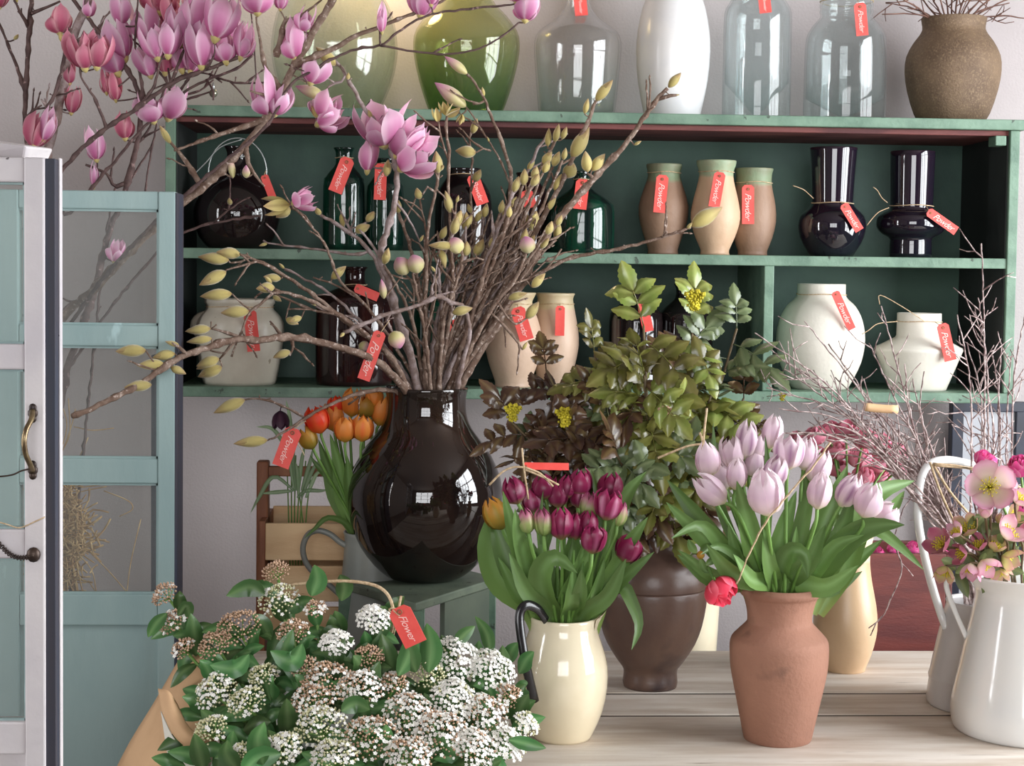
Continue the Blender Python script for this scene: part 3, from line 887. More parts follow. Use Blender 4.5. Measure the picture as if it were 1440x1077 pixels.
# the big dark vase and its stool
ZS = 0.842
M['olive_top'] = pmat('worn_olive_paint', S(112, 124, 106), S(96, 108, 94), 0.5, 14, c3=S(66, 70, 60), nscale3=45, lo3=0.66, hi3=0.7)
YV = pz(597, 812, ZS)[1]
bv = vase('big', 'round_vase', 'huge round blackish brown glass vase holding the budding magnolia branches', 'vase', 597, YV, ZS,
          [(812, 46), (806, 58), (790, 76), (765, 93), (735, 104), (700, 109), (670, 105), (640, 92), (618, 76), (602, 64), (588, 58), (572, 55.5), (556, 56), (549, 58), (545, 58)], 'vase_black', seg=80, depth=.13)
st = thing('plant_stool', 'green painted stool standing under the huge dark vase', 'stool', (VI['big']['x'], YV, ZBN))
c4 = [pz(x, y, ZS) for x, y in ((474, 815), (585, 848), (700, 812))]
c4.append(c4[0] + c4[2] - c4[1])
q = MB()
top = [np.array(p) for p in c4]
v8 = [p - np.array([0, 0, .018]) for p in top] + top
q.add(v8, [(3, 2, 1, 0), (4, 5, 6, 7), (0, 1, 5, 4), (1, 2, 6, 5), (2, 3, 7, 6), (3, 0, 4, 7)])
obj('stool_top', q, M['olive_top'], st, smooth=False, bevel=.003)
cen = sum(top) / 4
for p in top:
    b = p + (cen - p) * .10
    q = MB()
    q.box((b[0] - .013, b[1] - .013, ZBN), (b[0] + .013, b[1] + .013, ZS - .018))
    obj('leg', q, M['green_edge'], st, smooth=False, bevel=.002)
pan = []
q = MB()
a, b = top[1] + (cen - top[1]) * .1, top[2] + (cen - top[2]) * .1
a = a + (b - a) * .34
q.beam(a - [0, 0, .14], b - [0, 0, .14], .012, .24, up=(0, 0, 1))
obj('side_board', q, M['olive'], st, smooth=False, bevel=.001)
# things on the bench: trug, grey jug, cream pot, mahogany box
YTR = 3.62
tr = thing('wooden_trug', 'pale wooden trug with brown end boards and a top carrying bar', 'crate', (gx(450, YTR), YTR, ZBN))


def tz(py, Y=YTR):
    return gz(420, py, Y)


x0, x1 = gx(374, YTR - .08), gx(560, YTR - .08)
for a, b in ((736, 788), (796, 846), (854, 900)):
    part('slat', (x0, YTR - .08, max(tz(b, YTR - .08), ZBN + .004)), (x1, YTR - .068, tz(a, YTR - .08)), 'pine', tr)
for a, b in ((712, 760), (768, 830)):
    part('slat', (x0, YTR + .10, tz(b, YTR + .1)), (x1, YTR + .112, tz(a, YTR + .1)), 'pine', tr)
part('base_board', (x0, YTR - .068, ZBN), (x1, YTR + .1, ZBN + .012), 'pine', tr)
for xe in (x0 - .014, x1):
    part('end_board', (xe, YTR - .08, ZBN), (xe + .014, YTR + .112, tz(733, YTR - .08)), 'brown_wood', tr)
    q = MB()
    xp = xe - .012 if xe < x1 else xe + .014
    zt_ = tz(648)
    q.box((xp, YTR - .02, ZBN), (xp + .026, YTR + .022, zt_))
    obj('post', q, M['brown_wood'], tr, smooth=False, bevel=.004)
zb_ = tz(662)
q = MB()
q.box((x0 - .012, YTR - .008, zb_ - .012), (x1 + .02, YTR + .01, zb_ + .010))
obj('carrying_bar', q, M['brown_wood'], tr, smooth=False, bevel=.003)
YGJ = 3.46
gj = vase('gjug', 'enamel_jug', 'grey enamel jug with a big loop handle holding orange tulips', 'jug', 522, YGJ, ZBN,
          [(872, 56), (860, 55), (820, 49), (780, 42), (755, 38), (748, 40)], 'zinc', depth=.08)
q = MB()
q.tube(catmull([pt(x, y, YGJ - .01) for x, y in ((492, 770), (478, 762), (464, 751), (447, 746), (433, 752), (426, 770), (430, 790), (442, 806), (462, 822), (478, 836))], 5), .0062, 10)
obj('handle', q, M['zinc'], gj)
YCP = 3.42
vase('cpot', 'ceramic_pot', 'cream flower pot half hidden behind the dark urn', 'pot', 968, YCP, ZBN,
     [(960, 34), (950, 35), (900, 38), (850, 41), (815, 43), (808, 45)], 'cream', depth=.06)
YMB = 3.42
mbx = thing('wooden_box', 'red-brown mahogany box of pink flowers, behind the tan vase', 'box', (gx(1275, YMB), YMB, ZBN))
bx0, bx1, bz = gx(1208, YMB - .08), gx(1336, YMB - .08), gz(1275, 779, YMB - .08)
part('front_board', (bx0, YMB - .08, ZBN), (bx1, YMB - .066, bz), 'mahogany', mbx)
part('back_board', (bx0, YMB + .08, ZBN), (bx1, YMB + .094, bz), 'mahogany', mbx)
part('end_board', (bx0 - .014, YMB - .08, ZBN), (bx0, YMB + .094, bz), 'mahogany', mbx)
part('end_board', (bx1, YMB - .08, ZBN), (bx1 + .014, YMB + .094, bz), 'mahogany', mbx)
# blue-black framed mirror leaning on the wall under the shelf end
YFR = 3.84
fr = thing('framed_mirror', 'small blue-black framed mirror under the shelf end, behind the birch twigs', 'mirror', (gx(1385, YFR), YFR, ZBN))
fx0, fx1, fz0, fz1 = gx(1346, YFR), gx(1436, YFR), ZBN, gz(1385, 578, YFR)
for a, b in (((fx0, fz0), (fx0, fz1)), ((fx1, fz0), (fx1, fz1))):
    q = MB()
    q.box((a[0] - .012, YFR, a[1]), (a[0] + .016, YFR + .03, b[1]))
    obj('frame_side', q, M['navy'], fr, smooth=False, bevel=.002)
part('frame_side', (fx0 - .012, YFR, fz1 - .002), (fx1 + .016, YFR + .03, fz1 + .022), 'navy', fr)
part('mirror_plate', (fx0, YFR + .012, fz0), (fx1, YFR + .018, fz1), 'silver', fr)
# ------------------------------------------------------------------ red tags
_txt = {}


def text_mesh(s):
    if s not in _txt:
        c = bpy.data.curves.new('lettering', 'FONT')
        c.body, c.size, c.shear, c.extrude, c.space_character = s, 1.0, 0.45, 0.004, 0.92
        c.offset = -0.006
        o = bpy.data.objects.new('lettering_source', c)
        C.objects.link(o)
        dg = bpy.context.evaluated_depsgraph_get()
        me = bpy.data.meshes.new_from_object(o.evaluated_get(dg))
        bpy.data.objects.remove(o)
        xs = [v.co.x for v in me.vertices]
        ysz = [v.co.y for v in me.vertices]
        cx, cy = (min(xs) + max(xs)) / 2, (min(ysz) + max(ysz)) / 2
        for v in me.vertices:
            v.co.x -= cx
            v.co.y -= cy
        me.materials.clear()
        me.materials.append(M['ink'])
        _txt[s] = (me, max(xs) - min(xs), max(ysz) - min(ysz))
    return _txt[s]


def price_tag(label, top, bot, wpx, key=None, Y=None, text='Powder', ring=None, cords=(), tilt=0.0, group='red handwritten tags'):
    if key:
        v = VI[key]
        zs = [float(pt(*p, v['y'])[2]) for p in (top, bot)]
        zz = np.linspace(min(zs), max(zs), 7)
        Y = v['y'] - max(v['rad'](z) for z in zz) - 0.006
    P0, P1 = pt(*top, Y), pt(*bot, Y)
    k = ppm(P0)
    w_ = wpx / k
    L = np.linalg.norm(P1 - P0)
    x = nrm(P1 - P0)
    n = nrm(-_F - x * (-_F @ x))
    if tilt:
        n = nrm(n * math.cos(tilt) + np.cross(n, x) * math.sin(tilt))
    y = np.cross(n, x)
    c = w_ * .22
    poly = [(0, -w_ / 2 + c), (0, w_ / 2 - c), (c, w_ / 2), (L, w_ / 2), (L, -w_ / 2), (c, -w_ / 2)]
    q = MB()
    vs = [P0 + x * a + y * b for a, b in poly] + [P0 + x * a + y * b - n * .0012 for a, b in poly]
    fs = [tuple(range(5, -1, -1)), tuple(range(6, 12))] + [(i, (i + 1) % 6, (i + 1) % 6 + 6, i + 6) for i in range(6)]
    q.add(vs, fs)
    o = obj('paper_tag', q, M['tag_red'], loc=P0, smooth=False)
    tag(o, label, 'tag', group)
    hole = P0 + x * min(w_ * .35, L * .12)
    q = MB()
    q.tube([hole + n * .0006 + (x * math.cos(t) + y * math.sin(t)) * w_ * .10 for t in np.linspace(0, 2 * math.pi, 10)], w_ * .035, 5, closed=True)
    obj('eyelet', q, M['brown_wood'], o)
    if text:
        me, tw, thh = text_mesh(text)
        s = min(L * .70 / tw, w_ * .62 / thh)
        t = bpy.data.objects.new('lettering', me)
        C.objects.link(t)
        t.parent = o
        mm = Matrix.Identity(4)
        cpos = P0 + x * L * .57 + n * .0006 - P0
        for i in range(3):
            mm[i][0], mm[i][1], mm[i][2], mm[i][3] = x[i] * s, y[i] * s, n[i] * s, cpos[i]
        t.matrix_local = mm
    q = MB()
    any_ = False
    if ring is not None:
        v = VI[key]
        z = float(pt(top[0], ring, v['y'])[2])
        r = v['rad'](z) + .0016
        q.tube([(v['x'] + r * math.cos(t), v['y'] + r * math.sin(t), z + .001 * math.sin(3 * t)) for t in np.linspace(0, 2 * math.pi, 28)], .0011, 5, closed=True)
        dx = min(max((hole[0] - v['x']) / r, -.95), .95)
        q.tube([(v['x'] + r * dx, v['y'] - r * math.sqrt(1 - dx * dx), z), hole + n * .001], .0009, 5)
        any_ = True
    for cd in cords:
        q.tube(catmull([pt(a, b, Y + (d[0] if d else 0)) for a, b, *d in cd], 4), .0010, 5)
        any_ = True
    if any_:
        obj('string', q, M['string'], o)
    return o


price_tag('red tag hanging from the neck of the clear demijohn', (815, -8), (818, 22), 18, 'demi', ring=-12)
price_tag('red tag at the top of the straight clear glass jar', (1074, -9), (1077, 18), 17, 'cyl', ring=-12)
price_tag('red tag hanging from the greenish neck of the storage jar', (1209, 4), (1213, 50), 17, 'jar2', ring=3)
price_tag('narrow red tag on the round black bottle with the wire bail', (371, 246), (388, 290), 11, 'roundblack', text='', cords=[[(374, 240), (371, 247)]])
price_tag('tilted red tag on the taller dark green bottle', (490, 222), (471, 270), 20, 'gb1', ring=222)
price_tag('upright red tag on the shorter dark green bottle', (536, 230), (534, 281), 17, 'gb2', ring=230)
price_tag('red tag slanting on the wide-mouthed black bottle', (664, 246), (679, 287), 18, 'bb1', ring=246)
price_tag('red tag showing between dense magnolia stems on the upper board', (739, 268), (747, 292), 18, 'bb2', ring=250)
price_tag('red tag on the thin neck of the squat black bottle', (820, 252), (815, 294), 19, 'bb3', ring=252)
price_tag('red tag on the dull brown clay jar beside the squat bottle', (932, 246), (927, 299), 17, 'ca', ring=243)
price_tag('pinkish tag on the tallest light tan clay jar', (1013, 242), (1004, 291), 16, 'cb', ring=242)
price_tag('red tag on the clay jar with straight green collar', (1052, 260), (1052, 315), 17, 'cc', ring=257)
price_tag('slanting red tag on the round-bellied black flared vase', (1186, 287), (1209, 324), 13, 'bf', ring=286,
          cords=[[(1144, 279, .06), (1132, 268, .05), (1124, 264, .05), (1115, 261, .05)]])
price_tag('red tag swinging out from the ringed black cylinder vase', (1305, 297), (1345, 325), 13, 'bd', ring=290,
          cords=[[(1248, 285, .04), (1240, 278, .04), (1234, 268, .04), (1228, 263, .04)], [(1250, 292, .03), (1236, 298, .02), (1226, 308, .02), (1219, 317, .02)]])
price_tag('pale red tag on the cream stoneware crock', (351, 436), (357, 494), 18, 'crock', ring=431)
price_tag('short red tag on the neck of the stout brown bottle', (499, 404), (532, 418), 13, 'br1', text='', ring=400)
price_tag('long red tag hanging low in the magnolia twigs before the brown bottle', (535, 466), (511, 534), 18, Y=3.30, cords=[[(535, 468), (542, 458), (548, 450)]])
price_tag('pale red tag glimpsed between thick magnolia stems on the lower board', (642, 450), (631, 503), 15, 'br2', ring=410)
price_tag('red tag on the pale clay jar nearest the magnolia stems', (727, 432), (741, 478), 20, 'cd', ring=427)
price_tag('narrow red tag on the pale clay jar next to the mahonia', (788, 430), (787, 472), 13, 'ce', text='', ring=427)
price_tag('red tag folded on the flanged black bottle behind the mahonia', (903, 424), (912, 466), 15, 'bk1', text='', ring=422)
price_tag('slim red tag on the large round off-white vase', (1174, 410), (1198, 463), 12, 'wr', ring=414)
price_tag('red tag on the angular off-white vase', (1325, 455), (1337, 507), 17, 'wa', ring=452,
          cords=[[(1262, 452, .06), (1235, 455, .03), (1222, 464, .02), (1212, 470, .02)], [(1300, 452, .03), (1270, 432, .03), (1238, 415, .03), (1237, 428, .03)]])

# ------------------------------------------------------------------ plant builders
WPROF_T = ([0, .08, .25, .5, .75, .92, 1], [.45, .6, .85, 1, .8, .38, .02])
WPROF_O = ([0, .1, .3, .5, .75, .92, 1], [.08, .5, .92, 1, .72, .3, .02])


def blade(mb, P, W, n0, prof=WPROF_T, fold=.35, n=14, nv=5, b=None, teeth=0, twist=0.0, wave=0.0):
    P = np.asarray(P, float)
    P = catmull(P, 5)
    d = np.r_[0, np.cumsum(np.linalg.norm(np.diff(P, axis=0), axis=1))]
    s = np.linspace(0, d[-1], n)
    Q = np.stack([np.interp(s, d, P[:, i]) for i in range(3)], -1)
    T = np.gradient(Q, axis=0)
    u = np.linspace(0, 1, n)
    wd_ = W / 2 * np.interp(u, *prof)
    if teeth:
        wd_ = wd_ * (1 + teeth * (np.arange(n) % 2) - teeth * .4)
    v = np.linspace(-1, 1, nv)
    G = np.zeros((n, nv, 3))
    cc = np.zeros((n, nv, 4))
    if b is None:
        b = rnd.random()
    for i in range(n):
        t = nrm(T[i])
        sd = nrm(np.cross(t, n0))
        nn = np.cross(sd, t)
        if twist:
            a = twist * u[i]
            sd, nn = sd * math.cos(a) + nn * math.sin(a), nn * math.cos(a) - sd * math.sin(a)
        for j in range(nv):
            off = fold * abs(v[j]) ** 1.3 * wd_[i]
            if wave:
                off += wave * wd_[i] * math.sin(u[i] * 14 + (2 if v[j] > 0 else 0)) * abs(v[j])
            G[i, j] = Q[i] + sd * v[j] * wd_[i] + nn * off
            cc[i, j] = (u[i], max(0, 1 - abs(v[j]) * 4) * .6, b, 1)
    mb.grid(G, cc.reshape(-1, 4))


def frame(D):
    D = nrm(D)
    a = np.array([0, 0, 1.0]) if abs(D[2]) < .9 else np.array([1.0, 0, 0])
    X = nrm(np.cross(a, D))
    return X, np.cross(D, X), D


def cup(mb, B, D, h, w, rp, pp, n=6, rot=0.0, nu=8, nv=5, streak=1.0, jit=.06, b=None, zcurve=.06, alt=.92, edge=False):
    """ring of petals round the axis D: rp radius along the petal, pp half angle in degrees"""
    X, Yv, Z = frame(D)
    u = np.linspace(0, 1, nu)
    v = np.linspace(-1, 1, nv)
    ru, pu = np.interp(u, *rp), np.radians(np.interp(u, *pp))
    for kk in range(n):
        th = rot + 2 * math.pi * kk / n
        sc = (alt if kk % 2 else 1.0) * (1 + jit * (rnd.random() - .5))
        hh = h * (1 + jit * (rnd.random() - .5) * 2)
        pb = rnd.random() if b is None else b + .25 * (rnd.random() - .5)
        G = np.zeros((nu, nv, 3))
        cc = np.zeros((nu, nv, 4))
        for j in range(nv):
            a = th + v[j] * pu
            r = w / 2 * ru * sc * (1 + .05 * v[j] ** 2)
            z = hh * u * (1 - zcurve * v[j] ** 2 * u)
            G[:, j] = B + np.outer(r * np.cos(a), X) + np.outer(r * np.sin(a), Yv) + np.outer(z, Z)
            cc[:, j, 0] = u
            if edge:
                cc[:, j, 1] = streak * abs(v[j]) ** 3
            else:
                cc[:, j, 1] = streak * max(0, 1 - abs(v[j]) * 2.2) * np.interp(u, [0, .1, .3, .7, .9], [0, .4, 1, .9, 0])
            cc[:, j, 2] = pb
            cc[:, j, 3] = 1
        mb.grid(G, cc.reshape(-1, 4))


def revolve(mb, B, D, L, W, prof, seg=10, b=None, ridge=.06, squash=1.0):
    X, Yv, Z = frame(D)
    A = np.linspace(0, 2 * math.pi, seg, endpoint=False)
    if b is None:
        b = rnd.random()
    G = np.zeros((len(prof), seg, 3))
    cc = np.zeros((len(prof), seg, 4))
    for i, (t, r) in enumerate(prof):
        rr = W / 2 * r * (1 + ridge * np.cos(A * 3 + t * 2))
        G[i] = B + Z * L * t + np.outer(rr * np.cos(A), X) + np.outer(rr * np.sin(A) * squash, Yv)
        cc[i, :, 0] = t
        cc[i, :, 1] = np.maximum(0, np.cos(A * 3 + t * 2)) ** 4 * .5
        cc[i, :, 2] = b
        cc[i, :, 3] = 1
    mb.grid(G, cc.reshape(-1, 4), wv=True)


BUDP = [(0, .1), (.04, .34), (.12, .62), (.25, .9), (.4, 1), (.55, .93), (.7, .72), (.85, .42), (.95, .16), (1, .01)]
ROUNDP = [(0, .1), (.06, .45), (.2, .82), (.4, 1), (.6, .98), (.8, .72), (.93, .36), (1, .02)]


def put_bud(parent, B, T, kind='bud', fat=.40):
    q = MB()
    D = T - B
    L = np.linalg.norm(D)
    D = D / L
    side = frame(D)[0]
    if kind == 'r':
        revolve(q, B, D, L, L * .9, ROUNDP, 12)
        return obj('bud', q, M['bud_pink'], parent)
    if kind == 'w':          # empty split bud scales
        for k in range(3):
            s2 = nrm(side * math.cos(k * 2.1) + np.cross(D, side) * math.sin(k * 2.1))
            blade(q, [B, B + D * L * .5 + s2 * L * .16, B + D * L * (.8 + .2 * rnd.random()) + s2 * L * .3], L * .4, s2, WPROF_O, .5, 8)
        return obj('bud', q, M['bud'], parent)
    revolve(q, B, D, L, L * fat * 1.12, BUDP, 12, squash=.85)
    if kind in ('bud', 's'):  # one scale lifting off
        s2 = nrm(side * (1 if rnd.random() < .5 else -1) - _F * .5)
        blade(q, [B, B + D * L * .4 + s2 * L * fat * .5, B + D * L * .86 + s2 * L * fat * .36], L * fat * .8, s2, WPROF_O, -.5, 8)
    return obj('bud', q, M['bud_pink' if kind == 'p' else 'bud'], parent)


def put_magnolia(parent, B, D, h, w, open_=.5, mat='mag'):
    q = MB()
    rp = ([0, .08, .25, .5, .75, .9, 1], [.10, .45, .78, .95 + .1 * open_, .85 + .35 * open_, .62 + .55 * open_, .4 + .75 * open_])
    pp = ([0, .2, .5, .8, .95, 1], [40, 40, 40, 30, 16, 4])
    h, w = h * 1.12, w * 1.15
    cup(q, B, D, h, w, rp, pp, n=5, rot=rnd.random() * 6, streak=.8, jit=.45, alt=.9, edge=True)
    rp2 = (rp[0], [r * .78 for r in rp[1]])
    cup(q, B, D, h * 1.04, w * .86, rp2, pp, n=4, rot=rnd.random() * 6, streak=.5, jit=.2, edge=True)
    o = obj('flower', q, M[mat], parent)
    q = MB()
    revolve(q, B - D * h * .10, D, h * .22, w * .30, [(0, .2), (.3, .7), (.7, 1), (1, .9)], 8)
    obj('bud_scale', q, M['bud'], o)
    return o


def resample(P, step):
    d = np.r_[0, np.cumsum(np.linalg.norm(np.diff(P, axis=0), axis=1))]
    n = max(3, int(d[-1] / step))
    s = np.linspace(0, d[-1], n)
    return np.stack([np.interp(s, d, P[:, i]) for i in range(P.shape[1])], -1), s / d[-1]


def wood(mb, path, Y0, d0, d1, r0, r1, jit=1.0, step=8, seg=7, knob=.55, smooth=True):
    """a woody stem drawn through (px, py) with its own run of depth; returns the 2-D line with depth for side shoots"""
    P = np.array([p[:2] for p in path], float)
    P = catmull(P, 4) if smooth else P
    Q, u = resample(P, step)
    J = np.array([[rnd.uniform(-jit, jit), rnd.uniform(-jit, jit)] for _ in Q])
    J[0] = 0
    Q = Q + J
    Ys = Y0 + d0 + (d1 - d0) * u
    P3 = np.array([pt(a, b, y) for (a, b), y in zip(Q, Ys)])
    k = ppm(P3[0])
    R = (r0 + (r1 - r0) * u) / k
    R = R * np.array([1 + (knob * rnd.random() if rnd.random() < .3 else 0) for _ in R])
    mb.tube(P3, R, seg)
    return np.column_stack([Q, Ys])


def near(lines, x, y):
    best = None
    for L in lines:
        d = (L[:, 0] - x) ** 2 + (L[:, 1] - y) ** 2
        i = int(d.argmin())
        if best is None or d[i] < best[0]:
            best = (d[i], L[i])
    return best[1], math.sqrt(best[0])


def magnolia(label, Y0, path, r0, r1, d0=0.0, d1=0.0, twigs=(), buds=(), flowers=(), mat='bark', group='budding magnolia branches in the huge dark vase', name='magnolia_branch', spurs=3):
    q = MB()
    d0 = max(-.038, min(.04, d0))
    lines = [wood(q, path, Y0, d0, d1, r0, r1)]
    for tw in twigs:
        p0, dist = near(lines, *tw[0])
        dy = p0[2] - Y0
        e = dy + rnd.uniform(-.04, .04)
        lines.append(wood(q, tw, Y0, dy, e, max(r1 * 1.0, 1.6), 1.2, jit=.5, step=7, seg=6))
    for _ in range(spurs):     # fine side twigs, each with a tiny bud
        L = lines[rnd.randrange(len(lines))]
        i = rnd.randrange(int(len(L) * .35), len(L) - 1)
        b, d = L[i], L[min(i + 1, len(L) - 1)] - L[i - 1]
        a = math.atan2(d[1], d[0]) + rnd.choice((-1, 1)) * rnd.uniform(.4, .9)
        l_ = rnd.uniform(16, 44)
        e = (b[0] + l_ * math.cos(a), b[1] + l_ * math.sin(a) - l_ * .15)
        if b[1] > 560:
            continue
        wood(q, [(b[0], b[1]), (b[0] * .5 + e[0] * .5 + rnd.uniform(-3, 3), b[1] * .5 + e[1] * .5 + rnd.uniform(-3, 3)), e], Y0, b[2] - Y0, b[2] - Y0 + rnd.uniform(-.03, .02), 1.5, 1.0, jit=.8, step=6, seg=5)
        pe = pt(e[0], e[1], b[2])
        q.tube([pe, pe + vdir(math.degrees(a) + 90) * .004, pe + vdir(math.degrees(a) + 90) * .009], [.0014, .0022, .0004], 6)
    for _ in range(spurs):     # short side spurs
        L = lines[rnd.randrange(len(lines))]
        i = rnd.randrange(len(L) // 4, len(L))
        a = rnd.uniform(0, 6.28)
        l_ = rnd.uniform(5, 13)
        b = L[i]
        q.tube([pt(b[0], b[1], b[2]), pt(b[0] + l_ * .5 * math.cos(a), b[1] - l_ * .5 * abs(math.sin(a)), b[2]), pt(b[0] + l_ * .8 * math.cos(a), b[1] - l_ * abs(math.sin(a)), b[2])],
               [.0012, .0011, .0018], 5)
    bl, fl = [], []
    for bd in buds:
        bx, by, tx, ty = bd[:4]
        p0, dist = near(lines, bx, by)
        y = p0[2]
        if dist > 2:
            q.tube(catmull([pt(p0[0], p0[1], y), pt((p0[0] + bx) / 2 + rnd.uniform(-1, 1), (p0[1] + by) / 2 + rnd.uniform(0, 2), y), pt(bx, by, y)], 3), .0016, 6)
        bl.append((pt(bx, by, y), pt(tx, ty, y + rnd.uniform(-.02, .01)), *bd[4:]))
    for f in flowers:
        bx, by, ang, h, wv_ = f[:5]
        p0, dist = near(lines, bx, by)
        y = p0[2]
        if dist > 2:
            q.tube(catmull([pt(p0[0], p0[1], y), pt((p0[0] + bx) / 2 + 1, (p0[1] + by) / 2 + 1, y), pt(bx, by, y)], 3), .0016, 6)
        fl.append((pt(bx, by, y), ang, h, wv_, *f[5:]))
    P = pt(path[0][0], path[0][1], Y0 + d0)
    root = thing(name, label, 'branch', P, group)
    obj('stem', q, M[mat], root)
    for b in bl:
        put_bud(root, *b)
    for f in fl:
        k = ppm(f[0])
        put_magnolia(root, f[0], vdir(f[1], rnd.uniform(-.1, .3)), f[2] / k, f[3] / k, *f[4:])
    return root


ORD = ['first', 'second', 'third', 'fourth', 'fifth', 'sixth', 'seventh', 'eighth', 'ninth', 'tenth', 'eleventh', 'twelfth']


def ranked(items, rows, fmt, xk=0, yk=1):
    """label by row (rows: list of (max y, row name)) and place along the row"""
    out = {}
    lo = -1e9
    for ymax, nm in rows:
        row = sorted([i for i, t in enumerate(items) if lo <= t[yk] < ymax], key=lambda i: items[i][xk])
        for r, i in enumerate(row):
            out[i] = fmt % (ORD[r], nm)
        lo = ymax
    return out


# ------------------------------------------------------------------ tulips
TUL_R = ([0, .06, .2, .42, .66, .86, 1], [.16, .58, .92, 1.06, 1.0, .74, .36])
TUL_P = ([0, .3, .6, .85, .96, 1], [42, 42, 38, 25, 12, 3])


def tulip(label, bx, by, Y, ang, h, w_, mat, key, group, leaves=(), lean=.1, stem='stem', op=0.0):
    v = VI[key]
    Cc = pt(bx, by, Y)
    k = ppm(Cc)
    D = vdir(ang, lean)
    hh, ww = h / k, w_ / k
    B = Cc - D * hh * .5
    root = thing('tulip', label, 'tulip', (v['x'], v['y'], v['zt'] - .05), group)
    q = MB()
    rp = (TUL_R[0], [a * (1 + op * b) for a, b in zip(TUL_R[1], (0, 0, 0, .05, .3, .8, 1.6))])
    cup(q, B, D, hh, ww, rp, TUL_P, n=6, rot=rnd.random() * 6, alt=.9, streak=rnd.choice([.1, .2, .35, .9]))
    obj('bloom', q, M[mat], root)
    q = MB()
    dx = np.array([B[0] - v['x'], B[1] - v['y']])
    dn = dx / max(np.linalg.norm(dx), 1e-6) * min(np.linalg.norm(dx), v['rt'] * .55)
    p0 = np.array([v['x'] + dn[0] * .3, v['y'] + dn[1] * .3, v['zt'] - .05])
    p1 = np.array([v['x'] + dn[0], v['y'] + dn[1], v['zt'] + .01])
    p2 = B - D * .03
    p2 = p2 if p2[2] > p1[2] + .01 else (p1 + B) / 2
    q.tube(catmull([p0, p1, p2, B + D * .002], 6), .0030, 7)
    obj('stem', q, M[stem], root)
    for (path, lw, d1, *o) in leaves:
        q = MB()
        n_ = len(path)
        P3 = [pt(x, y, v['y'] + (d1 * (i / (n_ - 1)) ** .8) - (0 if d1 > 0 else .01)) for i, (x, y) in enumerate(path)]
        P3 = [np.array([v['x'] * .4 + P3[0][0] * .6, v['y'], v['zt'] - .045])] + P3
        kw = o[0] if o else {}
        blade(q, P3, lw / k, -_F + RR * rnd.uniform(-.5, .5), n=18, **kw)
        obj('leaf', q, M['leaf'], root)
    return root


def fill_leaves(key, xs, ys_, n, wpx, prefix, spread):
    """further blades of the same bunch, given in turn to its tulips"""
    v = VI[key]
    hosts = [o for o in C.objects if o.get('group') == prefix]
    for i in range(n):
        h = hosts[(i * 5) % len(hosts)]
        a = -1 + 2 * (i + .5) / n + rnd.uniform(-.1, .1)
        x0 = xs + a * 26
        tx, ty = xs + a * spread, ys_ + abs(a) ** 1.5 * 40 + rnd.uniform(-30, 30)
        d1 = rnd.uniform(-.10, .06)
        mid = (x0 * .55 + tx * .45 + a * 8, pt_y(v) * .45 + ty * .55 + 16)
        P3 = [np.array([v['x'] + a * v['rt'] * .4, v['y'], v['zt'] - .045]), pt(x0, pt_y(v) - 4, v['y'] + d1 * .3), pt(*mid, v['y'] + d1 * .7), pt(tx, ty, v['y'] + d1)]
        q = MB()
        blade(q, P3, wpx * rnd.uniform(.8, 1.2) / v['k'], -_F + RR * rnd.uniform(-.6, .6), n=16, twist=rnd.uniform(-.5, .5))
        obj('leaf', q, M['leaf'], h)


def pt_y(v):
    d = np.array([v['x'], v['y'], v['zt']]) - EYE
    return CY0 - FPX * float(d @ UU) / float(d @ _F)
# ------------------------------------------------------------------ tulips in the three vessels
N = -1
LIL = [(995, 645, -8, 50, 32), (999, 688, -48, 56, 33), (1013, 668, -20, 44, 28), (1029, 637, -4, 46, 30), (1050, 618, 6, 54, 31), (1061, 650, 4, 44, 27), (1036, 667, 2, 44, 26),
       (1087, 607, 10, 48, 26), (1091, 662, 18, 50, 31), (1076, 692, 172, 62, 44), (1110, 635, 4, 50, 36), (1134, 638, 8, 46, 28), (1152, 656, 18, 52, 31), (1153, 690, 8, 52, 31),
       (1194, 690, 28, 50, 32), (1222, 703, 16, 52, 36), (1248, 724, 40, 36, 36), (1066, 628, 16, 40, 24)]
LIL[9] = (1077, 693, -6, 66, 46)
lab = ranked(LIL, [(629, 'topmost row'), (660, 'upper row'), (685, 'middle row'), (900, 'lowest row')], 'lilac-white tulip in the terracotta pot, %s from the urn side in the %s')
lab[9] = 'largest lilac-white tulip, hanging at the front of the terracotta pot bunch'
lab[1] = 'lilac-white tulip with dark streak, tipped sideways toward the urn, terracotta pot'
lab[10] = 'creamy white tulip, palest bloom in the terracotta pot bunch'
lab[7] = 'highest lilac-white tulip, above all the others in the terracotta pot'
lab[16] = 'lilac-white tulip drooping outermost on the watering can side of the terracotta pot'
